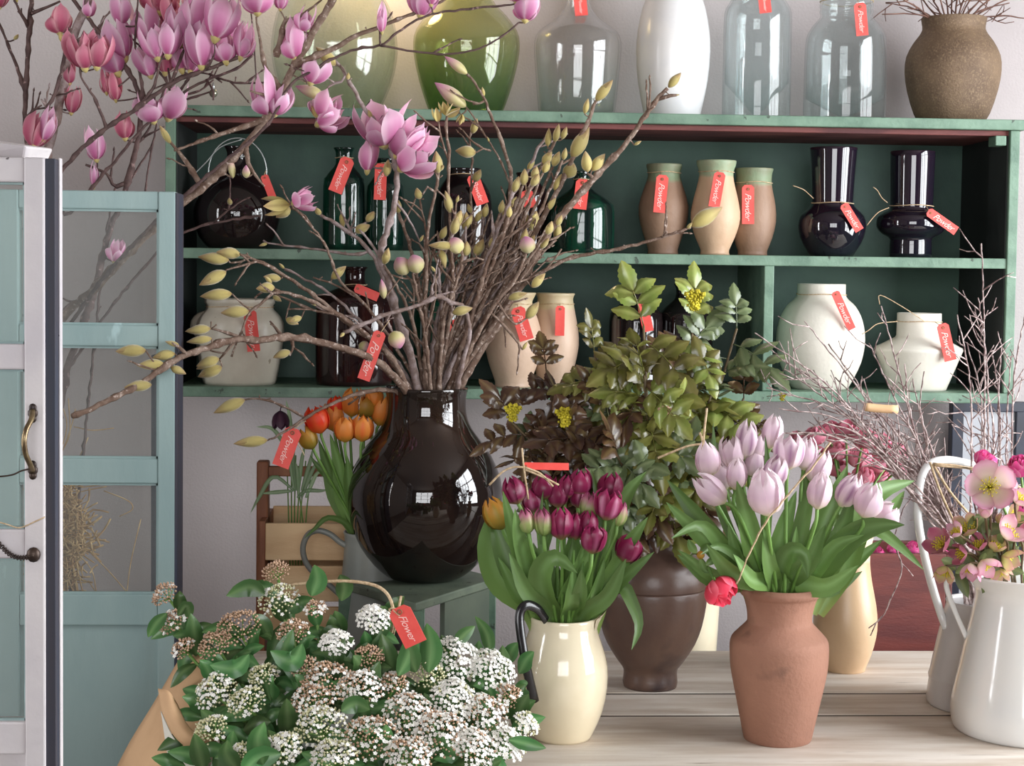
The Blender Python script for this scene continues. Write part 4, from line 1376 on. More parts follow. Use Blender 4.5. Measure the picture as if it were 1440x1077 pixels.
LL = [[([(1050, 815), (1018, 770), (975, 718), (938, 674)], 30, .02)], [([(1050, 820), (1008, 775), (965, 733), (937, 706)], 28, -.05)],
      [([(1060, 822), (1015, 766), (985, 738), (944, 757)], 22, -.09)], [([(1050, 800), (1010, 700), (1003, 595)], 16, .06)], [([(1120, 780), (1135, 700), (1128, 650)], 26, .05)],
      [([(1075, 700), (1079, 660), (1076, 612)], 13, .02)], [([(1072, 825), (1062, 780), (1050, 730), (1036, 676)], 34, -.07)], [([(1078, 760), (1083, 690), (1078, 620)], 12, .03)],
      [([(1085, 825), (1092, 780), (1105, 735), (1120, 690)], 28, -.02)], [([(1105, 828), (1098, 800), (1112, 774), (1132, 780), (1136, 812)], 30, -.09, dict(fold=.5))],
      [([(1050, 828), (1038, 790), (1024, 735)], 20, -.06)], [([(1190, 800), (1215, 720), (1240, 690), (1286, 676)], 34, .10)], [([(1125, 825), (1140, 780), (1168, 710), (1191, 655)], 30, .0)],
      [([(1150, 815), (1182, 745), (1200, 690)], 32, -.04)], [([(1180, 785), (1225, 745), (1262, 766), (1300, 802)], 20, -.02)],
      [([(1135, 825), (1170, 780), (1205, 748), (1240, 738), (1272, 738)], 40, -.08)], [([(1130, 826), (1152, 795), (1178, 765), (1215, 752)], 24, -.06)],
      [([(1060, 826), (1045, 790), (1012, 768), (985, 780)], 16, -.08), ([(1095, 826), (1112, 790), (1120, 740)], 20, -.05)]]
order = sorted(range(len(LIL)), key=lambda i: LIL[i][1])
for i, (x, y, a, h, w_) in enumerate(LIL):
    dy = {1: -.07, 9: -.10, 10: -.04, 13: -.08, 15: -.07, 14: -.04, 16: -.05, 6: -.04, 8: -.05, 0: -.02}.get(i, .03)
    tulip(lab[i], x, y, YT + dy, a, h * 1.02, w_ * 1.06, 'lilac', 'terra', 'lilac tulips in the terracotta pot', LL[i], lean=.25 if i in (9, 15) else .08, op=.4 if i in (3, 10) else 0)

PUR = [(722, 690, -20, 36, 28), (764, 684, -8, 34, 28), (749, 703, -10, 32, 24), (785, 693, 0, 38, 26), (798, 684, 6, 32, 24), (816, 678, 4, 36, 28), (814, 697, 2, 32, 22),
       (858, 683, 6, 36, 30), (855, 710, 10, 40, 32), (740, 732, -12, 34, 20), (764, 734, -4, 36, 24), (789, 736, -2, 42, 30), (809, 740, 4, 36, 22), (827, 734, 4, 32, 24),
       (835, 759, 8, 36, 28), (884, 773, 22, 34, 30), (872, 722, 14, 34, 18), (829, 711, 4, 34, 24), (697, 722, -24, 44, 30)]
lab = ranked(PUR, [(700, 'top row'), (725, 'second row'), (750, 'third row'), (900, 'bottom row')], 'purple tulip in the cream jug, %s from the huge vase in the %s')
lab[15] = 'purple tulip bud leaning out of the cream jug toward the dark urn'
lab[14] = 'purple tulip lowest at the front of the cream jug bunch, above the folded leaf'
lab[17] = 'greenish tulip bud among the purple tulips in the cream jug'
lab[18] = 'green-brown drooping tulip touching the huge dark vase, cream jug bunch'
PL = [[([(755, 860), (738, 800), (722, 745), (707, 690)], 26, -.05)], [([(752, 850), (712, 815), (694, 770), (702, 700)], 56, .08)], [([(762, 862), (742, 800), (728, 750), (724, 715)], 28, -.07)],
      [([(798, 868), (804, 820), (806, 770), (808, 740)], 36, -.03)], [([(840, 800), (850, 745), (839, 690), (831, 658)], 18, .03)], [([(850, 800), (866, 730), (885, 690), (909, 663)], 32, .06)],
      [([(770, 865), (756, 820), (762, 780), (786, 720)], 20, .0)], [([(865, 790), (862, 745), (867, 716)], 12, -.02)], [([(830, 858), (850, 790), (866, 725)], 14, -.05)],
      [([(780, 868), (764, 838), (762, 803), (782, 783), (812, 806)], 38, -.10, dict(fold=.5))], [([(812, 868), (820, 825), (826, 790), (829, 762)], 26, -.08)],
      [([(790, 868), (800, 835), (815, 800), (822, 760)], 30, -.07)], [([(765, 760), (762, 715), (764, 690)], 13, .0)], [([(830, 866), (862, 810), (888, 760), (911, 727)], 30, -.07)],
      [([(800, 868), (815, 838), (818, 800)], 26, -.09)], [([(834, 866), (868, 822), (895, 797), (920, 776)], 22, -.08)], [([(845, 840), (872, 822), (888, 848), (898, 880), (888, 914)], 22, -.06)],
      [([(820, 760), (818, 715), (816, 700)], 10, -.01)], [([(748, 840), (716, 800), (700, 755), (690, 720)], 34, .03)]]
for i, (x, y, a, h, w_) in enumerate(PUR):
    dy = {14: -.08, 15: -.06, 9: -.06, 10: -.06, 11: -.06, 12: -.05, 13: -.05, 8: -.05, 16: -.05, 0: -.03, 17: -.03}.get(i, .02)
    tulip(lab[i], x, y, YJ + dy, a, h * 1.1, w_ * 1.14, 'purple_green' if i in (9, 10, 17, 16) else ('ochre' if i == 18 else 'purple'), 'jug', 'purple tulips in the cream jug', PL[i], lean=.05, op=.5 if i in (15, 8, 14) else 0)

fill_leaves('jug', 795, 770, 16, 24, 'purple tulips in the cream jug', 92)
fill_leaves('terra', 1092, 745, 20, 26, 'lilac tulips in the terracotta pot', 150)
ORA = [(446, 590, -16, 40, 32, 'orange_red'), (468, 587, -8, 40, 28, 'orange'), (485, 603, -2, 38, 28, 'orange'), (510, 602, 4, 38, 29, 'orange'), (496, 566, 6, 40, 30, 'orange'),
       (514, 572, 4, 34, 28, 'ochre'), (536, 578, 10, 42, 26, 'orange'), (433, 616, -26, 34, 26, 'ochre'), (472, 570, -4, 26, 22, 'orange_red'), (526, 560, 6, 26, 24, 'orange')]
lab = ranked(ORA, [(581, 'upper row'), (600, 'middle row'), (700, 'lower row')], 'orange tulip in the grey jug, %s from the trug post in the %s')
lab[0] = 'bright red-orange tulip, reddest bloom in the grey jug'
lab[7] = 'dull yellow-brown tulip in the grey jug, hanging beside the red tag'
OL = [[([(500, 750), (472, 700), (462, 660), (448, 618)], 22, -.02)], [([(502, 750), (482, 700), (476, 650), (464, 610)], 22, -.04)], [([(506, 745), (492, 690), (488, 640)], 20, -.05)],
      [([(512, 745), (510, 690), (508, 640)], 20, -.04)], [([(515, 745), (520, 680), (532, 610)], 20, .0)], [], [([(520, 745), (535, 690), (545, 630)], 18, -.02)],
      [([(498, 755), (484, 734), (460, 728), (444, 742), (428, 757)], 9, -.06)], [([(500, 748), (478, 690), (446, 655), (436, 640)], 16, -.01)], []]
for i, (x, y, a, h, w_, mt) in enumerate(ORA):
    tulip(lab[i], x, y, YGJ + (-.05 if i in (2, 3, 0, 7) else .01), a, h, w_, mt, 'gjug', 'orange tulips in the grey jug', OL[i], lean=.05, op=.3)

# ------------------------------------------------------------------ budding magnolia in the huge vase
Y0 = YV
Bd = 'bud'
magnolia('long magnolia branch reaching over toward the clay jars, single bud at its tip', Y0, [(622, 580), (650, 520), (690, 462), (740, 398), (800, 364), (870, 350), (930, 334), (966, 321)], 4.2, 1.8, -.02, -.10,
         twigs=[[(742, 396), (770, 376), (790, 350)], [(930, 334), (938, 326)]], buds=[(972, 318, 1016, 291, Bd, .44), (966, 322, 974, 312, 'b')])
magnolia('thickest dark magnolia branch, slanting up to a bud before the tall white vase', Y0, [(630, 580), (655, 525), (692, 465), (730, 400), (770, 330), (800, 290), (845, 240), (885, 196), (905, 166), (924, 140), (938, 124)], 7.5, 2.6, .0, -.12,
         twigs=[[(905, 166), (912, 155), (920, 150)], [(924, 140), (942, 134), (952, 134)], [(835, 250), (826, 244)]],
         buds=[(940, 123, 958, 102, Bd, .45), (826, 242, 823, 212, Bd, .55), (832, 240, 851, 216, Bd, .5), (892, 204, 902, 198, 'b'), (950, 134, 956, 133, 'b'), (783, 318, 790, 302, 'b'), (760, 350, 772, 334, 'b')])
magnolia('magnolia branch carrying a row of fat buds up past the top board', Y0, [(626, 580), (642, 520), (682, 452), (722, 382), (762, 308), (798, 240), (815, 196), (832, 158), (838, 142)], 6, 2.4, -.02, -.06,
         buds=[(838, 142, 862, 112, Bd, .42), (822, 160, 827, 138, Bd), (804, 222, 829, 178, Bd, .42), (797, 250, 806, 228, Bd, .8), (780, 268, 790, 244, Bd), (770, 296, 782, 276, Bd), (742, 350, 752, 330, 'b')])
magnolia('magnolia branch ending in two pointed buds just below the top board', Y0, [(618, 580), (636, 520), (668, 442), (702, 352), (742, 272), (768, 222), (782, 196)], 5, 2.2, .03, .0,
         buds=[(780, 200, 786, 174, Bd, .4), (770, 206, 772, 180, Bd, .4), (764, 232, 776, 212, Bd, .6), (748, 260, 758, 240, 'b'), (790, 196, 797, 178, Bd, .4)])
magnolia('straight pale magnolia shoot among the bundled stems beside the squat bottle', Y0, [(612, 580), (628, 515), (662, 402), (705, 302), (742, 240), (758, 206), (772, 188)], 4, 2, .04, .05, buds=[(742, 240, 752, 222, 'b'), (715, 290, 727, 276, 'b')], mat='bark_grey')
magnolia('slim magnolia shoot bundled low between the thick stems, small side buds', Y0, [(620, 580), (640, 520), (668, 430), (690, 360), (730, 290), (748, 262)], 4, 2, -.05, -.08,
         twigs=[[(690, 360), (720, 330), (735, 318), (748, 306)]], buds=[(748, 262, 758, 244, Bd, .5), (748, 306, 756, 300, 'b')])
magnolia('upright forked magnolia branch with a pink-tipped bud before the green jar', Y0, [(628, 580), (645, 520), (672, 440), (702, 350), (714, 302), (718, 262), (716, 232), (706, 200), (692, 165), (680, 138), (668, 118), (657, 104)], 4.4, 1.7, .0, -.05,
         twigs=[[(717, 258), (702, 222), (682, 190), (668, 168), (657, 152)], [(690, 212), (678, 209), (670, 214)], [(681, 142), (672, 146), (665, 146)]],
         buds=[(657, 104, 625, 79, 'p', .36), (655, 150, 611, 116, 'p', .42), (669, 215, 640, 212, Bd, .62), (680, 136, 678, 122, 'b'), (688, 200, 685, 192, 'b'), (650, 160, 646, 176, 'w')])
magnolia('thin magnolia twig with a withered yellow bud scale under the green jar', Y0, [(612, 580), (620, 520), (636, 420), (634, 330), (630, 260), (632, 215), (627, 182), (628, 162)], 3.2, 1.8, -.04, -.09,
         twigs=[[(631, 225), (622, 200), (618, 180), (616, 168)], [(634, 330), (640, 300), (642, 284)]],
         buds=[(628, 163, 622, 140, 'w'), (616, 172, 613, 150, 'w'), (642, 285, 645, 274, 'b'), (634, 300, 626, 268, 'b'), (627, 164, 646, 148, 'w')])
magnolia('slender magnolia twig holding a small yellow bud up to the shelf underside', Y0, [(624, 580), (634, 520), (655, 400), (668, 330), (662, 290), (664, 230), (660, 200), (664, 186)], 2.8, 1.3, .05, .02,
         buds=[(664, 188, 671, 166, Bd, .5), (667, 256, 676, 238, Bd, .6), (662, 300, 658, 286, 'b')])
magnolia('forked magnolia shoot with two plain buds in front of the green bottles', Y0, [(600, 580), (598, 530), (598, 440), (600, 360), (602, 320), (608, 290), (614, 262), (616, 244)], 3.6, 1.9, -.06, -.10,
         twigs=[[(601, 330), (595, 305), (590, 280)], [(612, 270), (602, 262), (594, 274)]], buds=[(616, 244, 613, 212, Bd, .5), (590, 280, 586, 264, 'b', .5), (618, 240, 624, 232, 'b')])
magnolia('thick crooked magnolia branch with three open pink flowers before the green bottles', Y0, [(592, 580), (586, 540), (572, 480), (556, 432), (546, 392), (534, 362), (545, 322), (556, 284), (558, 240), (546, 202), (528, 172), (506, 142), (488, 108), (478, 92), (470, 84)], 6.2, 2.2, -.05, -.14,
         twigs=[[(486, 106), (478, 116), (466, 118), (456, 130)], [(478, 92), (484, 100), (490, 112)], [(556, 284), (570, 300), (582, 322), (590, 340)], [(534, 362), (520, 340), (505, 322)], [(556, 240), (548, 228), (538, 238), (522, 234)]],
         buds=[(472, 92, 444, 66, 'bud', .5), (456, 136, 415, 121, 'p', .42), (489, 112, 490, 102, 'b'), (522, 166, 518, 154, 'b'), (543, 248, 546, 224, Bd, .5), (446, 166, 438, 148, Bd, .4), (590, 340, 596, 330, 'b')],
         flowers=[(541, 206, -14, 42, 54, .6), (556, 220, 34, 54, 44, .7), (562, 238, 58, 46, 46, .9), (516, 242, 6, 42, 28, .1), (450, 166, 24, 30, 40, .5), (446, 176, 60, 34, 34, .7)], mat='bark_grey')
magnolia('magnolia branch arching over the cream crock to a pair of yellow buds', Y0, [(585, 580), (572, 545), (540, 492), (500, 462), (452, 424), (412, 394), (378, 374), (352, 362), (338, 358)], 4.6, 1.8, -.06, -.16,
         twigs=[[(352, 362), (340, 368), (326, 370)], [(378, 374), (362, 368), (345, 372), (318, 380)]],
         buds=[(338, 358, 304, 354, Bd, .5), (322, 366, 278, 361, Bd, .42), (318, 382, 280, 401, Bd, .45), (395, 392, 370, 389, 'b', .5)])
magnolia('magnolia branch dividing above the crock, buds hanging across its rim', Y0, [(588, 580), (575, 550), (552, 505), (515, 470), (470, 440), (430, 420), (396, 411), (382, 412)], 4.6, 2.0, -.04, -.18,
         twigs=[[(396, 411), (378, 404), (366, 406)], [(384, 412), (366, 428), (350, 440), (338, 470), (325, 502)], [(470, 440), (440, 436), (412, 424), (386, 414)], [(382, 412), (372, 404)]],
         buds=[(326, 413, 281, 417, Bd, .4), (386, 404, 360, 406, Bd, .6), (350, 438, 310, 440, Bd, .48), (382, 398, 372, 388, 'b'), (402, 448, 420, 456, 'b', .6), (424, 446, 405, 453, Bd, .5), (384, 416, 396, 424, 'b')])
magnolia('lowest long magnolia branch stretching far across the turquoise door, many yellow buds', Y0, [(580, 580), (570, 548), (530, 508), (480, 489), (430, 476), (398, 474), (370, 478), (330, 478), (296, 488), (262, 498), (240, 510), (200, 538), (160, 560), (130, 574), (102, 585)], 5.6, 3.2, -.05, -.60,
         twigs=[[(398, 474), (388, 462), (380, 452)], [(345, 478), (320, 468), (296, 462)], [(410, 476), (412, 490), (408, 500)], [(262, 498), (252, 488), (242, 482)], [(330, 478), (318, 494), (308, 505)], [(240, 510), (216, 530)]],
         buds=[(296, 462, 260, 466, Bd, .42), (298, 476, 262, 481, Bd, .36), (205, 493, 162, 494, Bd, .42), (246, 497, 214, 503, Bd, .5), (231, 512, 192, 514, Bd, .44), (240, 516, 262, 526, Bd, .5), (213, 541, 174, 545, Bd, .44), (308, 504, 276, 515, Bd, .5), (312, 516, 278, 530, Bd, .5), (303, 508, 276, 519, Bd, .4), (408, 494, 384, 503, Bd, .5), (252, 486, 232, 480, 'b')], mat='bark')
magnolia('low magnolia branch dipping past the orange tulips to a single yellow bud', Y0, [(570, 580), (560, 552), (520, 549), (470, 566), (436, 584), (412, 600), (390, 613), (378, 618)], 3.6, 1.4, -.10, -.20,
         twigs=[[(430, 588), (400, 572), (372, 562), (348, 561)], [(516, 550), (500, 562), (490, 568)]], buds=[(376, 619, 328, 624, Bd, .36), (344, 562, 300, 581, Bd, .40)])
magnolia('smooth pale grey magnolia twig curving across the front of the vase stems', Y0, [(640, 580), (648, 520), (660, 470), (652, 430), (636, 428), (618, 416), (600, 424), (575, 434), (548, 440), (520, 452), (498, 460), (484, 468)], 3.0, 2.6, -.10, -.16,
         twigs=[[(548, 440), (544, 452), (552, 468)], [(600, 424), (610, 410)]], buds=[(636, 440, 665, 433, Bd, .5), (484, 468, 478, 474, 'b'), (552, 466, 563, 490, 'r')], mat='bark_grey')
magnolia('magnolia twig bearing two round half-open pink buds side by side', Y0, [(604, 580), (604, 530), (596, 460), (586, 410), (580, 384)], 3.2, 1.8, -.08, -.13,
         twigs=[[(586, 410), (576, 392), (568, 384)], [(598, 470), (612, 420), (612, 380)]], buds=[(572, 386, 558, 362, 'r'), (588, 384, 580, 358, 'r'), (612, 382, 606, 374, 'b'), (540, 420, 536, 392, 'p')])
magnolia('short magnolia twig with round green buds in the middle of the stems', Y0, [(614, 580), (618, 530), (624, 450), (640, 400), (650, 370), (648, 352)], 3.4, 2.0, -.07, -.10,
         twigs=[[(640, 400), (622, 380), (606, 352)], [(650, 370), (668, 362), (680, 366)], [(618, 520), (690, 300)]], buds=[(646, 356, 636, 334, 'r'), (668, 360, 680, 336, Bd, .5), (640, 346, 602, 345, Bd, .35), (620, 350, 626, 378, 'b')])
magnolia('magnolia stem with one round pink bud facing the clay jar side', Y0, [(636, 580), (646, 524), (688, 440), (720, 400), (735, 372), (740, 352)], 4.0, 1.8, -.05, -.09,
         twigs=[[(720, 400), (742, 392), (758, 386)], [(700, 425), (722, 455), (740, 448)], [(690, 440), (716, 466), (735, 492)]], buds=[(744, 356, 738, 332, 'r'), (748, 404, 767, 384, Bd, .5), (740, 448, 758, 424, Bd, .5), (735, 492, 742, 480, 'b'), (715, 420, 742, 412, Bd, .45)])
magnolia('long thin magnolia twig leaning to the crock with a lone side bud', Y0, [(596, 580), (590, 545), (545, 470), (505, 420), (478, 395), (460, 350), (440, 320), (414, 290), (408, 284)], 2.8, 1.3, -.02, -.14,
         twigs=[[(440, 320), (425, 300), (404, 292)], [(505, 420), (470, 400), (440, 390)]], buds=[(466, 392, 487, 374, Bd, .5), (408, 288, 364, 291, 'w'), (408, 292, 388, 306, 'b', .7)], flowers=[(412, 286, 70, 30, 28, .9)])
magnolia('grey magnolia twig spreading low over the brown bottle, bare knobbly ends', Y0, [(590, 580), (580, 545), (552, 500), (500, 445), (460, 410), (420, 388), (400, 378)], 3.2, 1.4, .02, -.06,
         twigs=[[(500, 445), (468, 442), (444, 430)], [(552, 500), (510, 492), (482, 496)]], buds=[(400, 378, 392, 370, 'b'), (505, 484, 520, 490, 'r'), (444, 430, 438, 424, 'b')], mat='bark_grey')
magnolia('crooked magnolia branch with clustered knobs near the shorter green bottle', Y0, [(600, 580), (590, 540), (560, 462), (540, 396), (520, 352), (496, 330), (468, 312), (450, 302)], 4.4, 2.2, .03, -.02,
         twigs=[[(520, 352), (500, 358), (440, 350), (400, 345), (376, 342), (370, 338)], [(496, 330), (486, 310), (480, 298)]], buds=[(480, 300, 483, 322, 'b'), (450, 302, 444, 292, Bd, .6), (500, 326, 520, 316, Bd, .6), (376, 342, 364, 346, 'b'), (516, 312, 526, 297, Bd, .5)], mat='bark_grey')
fill = [((606, 580), (604, 520), (592, 420), (575, 340), (560, 300)), ((610, 580), (612, 520), (622, 440), (640, 380), (668, 345), (690, 350)), ((616, 580), (622, 520), (650, 440), (690, 380), (735, 345)),
        ((600, 580), (598, 520), (608, 430), (625, 360), (640, 320)), ((622, 580), (634, 520), (664, 430), (694, 345), (710, 310)), ((596, 580), (592, 520), (580, 450), (556, 400), (540, 372)),
        ((626, 580), (640, 520), (672, 462), (700, 430), (722, 398)), ((608, 580), (606, 520), (615, 450), (632, 400), (655, 360))]
names = ['plain magnolia stem leaning to the open pink flowers, inside the bunch', 'plain magnolia stem bending over behind the red tag of the lower board', 'plain magnolia stem leaning to the squat black bottle, inside the bunch',
         'plain upright magnolia stem in front of the dark green lower bottle', 'plain magnolia stem rising beside the upright forked branch', 'plain magnolia stem leaning to the brown bottle, inside the bunch',
         'short plain magnolia stem leaning to the pale clay jar', 'short upright plain magnolia stem at the centre of the vase mouth']
fill += [((600 + rnd.uniform(-6, 26), 580), (604 + i * 3, 520), (606 + i * 8 + rnd.uniform(-8, 8), 440), (612 + i * 11 + rnd.uniform(-8, 8), 370), (620 + i * 13 + rnd.uniform(-8, 8), 300 + 6 * abs(i - 6))) for i in range(13)]
names += ['slim pale magnolia stem standing in the thick of the vase bunch'] * 13
fill += [((612 + i * 5, 580), (626 + i * 6, 520), (655 + i * 9, 440), (690 + i * 11, 350 - i * 4), (722 + i * 14, 270 - i * 9)) for i in range(6)]
names += ['magnolia stem in the slanting sheaf before the squat bottle, one bud at the top'] * 6
for i, (p, nmx) in enumerate(zip(fill, names)):
    e = p[-1]
    magnolia(nmx, Y0, p, rnd.uniform(2.6, 4.6), 1.8, rnd.uniform(-.05, .06), rnd.uniform(-.10, .06), twigs=[[p[2], ((p[2][0] + p[3][0]) / 2 + 14, (p[2][1] + p[3][1]) / 2 - 10), (p[3][0] + 22, p[3][1] - 8)]],
             buds=[(e[0], e[1], e[0] + rnd.uniform(0, 9), e[1] - rnd.uniform(16, 28), 'bud', .5)], mat=rnd.choice(['bark', 'bark_grey', 'bark']), spurs=5)

# ------------------------------------------------------------------ tall flowering pink magnolia behind the doors
YP = 3.25
GP = 'pink flowering magnolia branches behind the doors'


def pinkm(label, path, r0, r1, d0, d1, **k):
    k.setdefault('mat', 'bark_dark')
    path = [(57 + (path[0][0] - 57) * .15, 1430), (57 + (path[0][0] - 57) * .3, 1000)] + list(path)
    return magnolia(label, YP, path, r0, r1, d0, d1, group=GP, **k)


pinkm('thick grey magnolia trunk rising above the white door, cut by its dark edge', [(52, 700), (56, 500), (60, 330), (66, 225), (76, 180), (90, 118), (104, 52), (120, 14), (132, -14)], 8.5, 6, 0, 0, mat='bark_grey',
      twigs=[[(98, 80), (112, 60), (128, 54), (140, 42), (146, 22)], [(78, 170), (66, 150), (58, 140)]], flowers=[(84, 48, -4, 30, 30, .3, 'mag_deep'), (100, 160, 10, 26, 20, .1, 'mag_deep'), (124, 24, 10, 22, 18, .1), (98, 118, 4, 26, 18, 0, 'mag_deep')])
pinkm('thin dark magnolia branch beside the trunk, running up out of the picture', [(48, 520), (44, 330), (40, 225), (35, 168), (37, 105), (42, 32), (46, -10)], 4.5, 3.2, .02, .05,
      twigs=[[(36, 130), (26, 100), (14, 70), (2, 40), (-6, 20)], [(40, 38), (28, 16), (20, 0)], [(42, 20), (62, 12), (84, 2)], [(36, 170), (46, 156), (58, 148)]], buds=[(24, 4, 22, -8, 'b'), (20, 56, 26, 48, 'b')], flowers=[(-2, 12, 0, 24, 26, .5, 'mag_deep')])
pinkm('magnolia branch with a pink flower just above the white door top', [(54, 520), (50, 330), (44, 225), (56, 176), (78, 130), (88, 92), (94, 56), (100, 40)], 3.8, 2.2, -.04, -.06,
      twigs=[[(66, 150), (80, 128), (86, 108)]], flowers=[(46, 208, 20, 44, 34, .4, 'mag_deep'), (60, 198, 20, 34, 26, .3)], buds=[(88, 60, 84, 44, 'b')])
pinkm('leading magnolia trunk seen through the top pane, forking over the turquoise door', [(70, 900), (78, 640), (92, 532), (112, 468), (130, 418), (150, 338), (168, 290), (180, 256), (194, 200), (198, 160), (192, 122), (170, 84), (140, 46), (110, 8), (98, -10)], 8.5, 2.6, .02, .0,
      twigs=[[(128, 425), (104, 425), (84, 440), (76, 452)], [(180, 256), (160, 262), (150, 244), (120, 232)], [(194, 200), (206, 188), (214, 170)], [(198, 160), (200, 120), (190, 70), (194, 0)], [(170, 84), (152, 70), (145, 78)]],
      flowers=[(136, 226, -8, 34, 26, .2), (132, 264, 4, 26, 12, -.2), (176, 196, 0, 30, 28, .3, 'mag_deep'), (160, 368, 20, 26, 24, .6), (150, 132, -10, 26, 16, 0, 'mag_deep'), (163, 142, -6, 28, 18, 0, 'mag_deep'), (166, 104, -22, 50, 40, .3), (176, 84, -16, 44, 36, .3), (170, 36, -2, 34, 26, .1)])
pinkm('magnolia branch sweeping over the shelf end, pink flowers clustered along its top', [(68, 330), (78, 258), (108, 216), (150, 180), (196, 150), (240, 118), (290, 98), (330, 82), (352, 74)], 4.2, 2.6, -.06, -.10,
      twigs=[[(150, 180), (134, 140), (116, 112), (112, 92)], [(196, 150), (216, 122), (224, 92), (232, 60)], [(240, 118), (252, 88), (262, 60)], [(290, 98), (300, 80)], [(240, 118), (236, 96)]],
      flowers=[(120, 98, -8, 40, 38, .5, 'mag_deep'), (136, 96, 8, 36, 34, .5, 'mag_deep'), (222, 84, -14, 36, 32, .6), (236, 80, 4, 42, 34, .5), (254, 64, 0, 42, 34, .6), (270, 50, 8, 46, 36, .4), (302, 56, 12, 52, 44, .4), (284, 96, -6, 44, 38, .5), (318, 88, -8, 44, 36, .3), (338, 82, 14, 44, 28, .2), (276, 70, 10, 40, 32, .6)])
pinkm('second flowering magnolia branch close above the shelf end, denser with blooms', [(74, 360), (100, 300), (150, 240), (205, 176), (244, 140), (290, 112), (330, 98), (356, 76)], 4.0, 1.8, .0, -.02,
      twigs=[[(205, 176), (222, 160), (230, 148)], [(244, 140), (232, 112), (214, 90), (204, 60)], [(244, 140), (270, 104), (282, 82)], [(290, 112), (300, 128), (300, 140)]],
      flowers=[(216, 172, -12, 34, 36, .6), (236, 168, 16, 36, 38, .6), (210, 62, -8, 44, 40, .7), (222, 20, 4, 40, 48, .5, 'mag_deep'), (256, 100, -8, 44, 34, .4), (268, 102, 12, 40, 32, .5), (246, 44, -6, 44, 34, .4, 'mag_deep'), (292, 70, 6, 40, 36, .5), (232, 104, 4, 36, 30, .4, 'mag_deep'), (276, 24, 6, 34, 34, .4), (212, 108, -16, 34, 30, .5)])
pinkm('thickest reddish magnolia branch crossing in front of the round black bottle', [(56, 520), (84, 452), (130, 408), (186, 350), (245, 294), (290, 260), (336, 214), (372, 172), (396, 132), (410, 98), (438, 50), (466, 2), (476, -16)], 6.6, 4.6, .05, -.16, mat='bark',
      twigs=[[(290, 262), (280, 256), (262, 228), (240, 200), (228, 186)], [(345, 205), (352, 236), (372, 262)], [(378, 166), (350, 176), (300, 192), (245, 212)], [(396, 132), (386, 112), (374, 96), (366, 60), (360, 24)], [(412, 94), (440, 80), (470, 68), (500, 50), (530, 40), (562, 26), (600, 12), (640, -8)], [(384, 150), (376, 136), (352, 128)], [(388, 80), (396, 50), (400, 30), (420, 24), (452, 0)]],
      buds=[(240, 202, 224, 176, 'bud', .35), (346, 250, 346, 232, 'p', .5), (328, 250, 322, 218, 'p', .35)],
      flowers=[(376, 162, -8, 44, 32, .2), (386, 162, 26, 36, 30, .5), (416, 84, -6, 46, 36, .2), (362, 20, 0, 34, 38, .6), (436, 118, 20, 30, 34, .7), (424, 44, 20, 28, 24, .3), (592, 24, 6, 36, 40, .4), (394, 14, 10, 22, 18, .1)])
pinkm('slim magnolia branch arching before the green jar to a flower by the demijohn', [(60, 560), (110, 440), (200, 330), (300, 240), (372, 180), (410, 118), (440, 100), (472, 80), (505, 68), (535, 64), (562, 44), (600, 22), (650, 14), (712, 8)], 3.6, 1.4, .02, -.2,
      twigs=[[(535, 64), (580, 72), (632, 76), (680, 66), (712, 46), (730, 32)], [(535, 64), (534, 54), (534, 46)], [(440, 100), (430, 104)]],
      flowers=[(738, 30, 10, 30, 34, .4), (537, 46, 2, 30, 16, -.2), (726, 4, 10, 26, 30, .4), (606, 8, 10, 22, 20, .2)])
pinkm('bare magnolia twig low behind the turquoise door, crossing the shelf interior', [(60, 620), (130, 470), (200, 380), (248, 332), (300, 314), (345, 306), (368, 303)], 3.4, 1.6, .02, .12, twigs=[[(300, 314), (320, 296), (324, 286)]], buds=[(324, 288, 322, 278, 'b')])
pinkm('thin tangled magnolia twigs above the shelf corner with a glass bauble', [(150, 330), (180, 260), (215, 200), (222, 150), (236, 120), (262, 104), (294, 104), (312, 116)], 3.0, 1.2, .06, .05,
      twigs=[[(222, 150), (206, 140), (200, 120)], [(236, 120), (252, 132), (280, 128), (300, 112)], [(294, 104), (330, 116), (384, 116)], [(215, 200), (208, 240), (204, 270)], [(236, 120), (230, 90)], [(222, 150), (240, 152), (258, 142), (300, 128)]], buds=[], spurs=10,
      flowers=[(246, 60, 0, 40, 34, .4, 'mag_deep'), (320, 60, 6, 40, 34, .4), (352, 6, 0, 26, 30, .4)])
q = MB()
P = pt(300, 131, YP + .04)
q.ball(P, .0085, 14, sq=(1, 1, 1.05))
b_ = obj('glass_bauble', q, M['lamp'], loc=P)
tag(b_, 'tiny round glass bauble hung from a twig above the shelf corner', 'ornament')
q = MB()
q.tube([P + [0, 0, .008], P + [0, 0, .014], P + [0, 0, .022]], [.003, .003, .0006], 6)
q.ball(P - [0, 0, .011], .0026, 6)
obj('cap', q, M['wire'], b_)
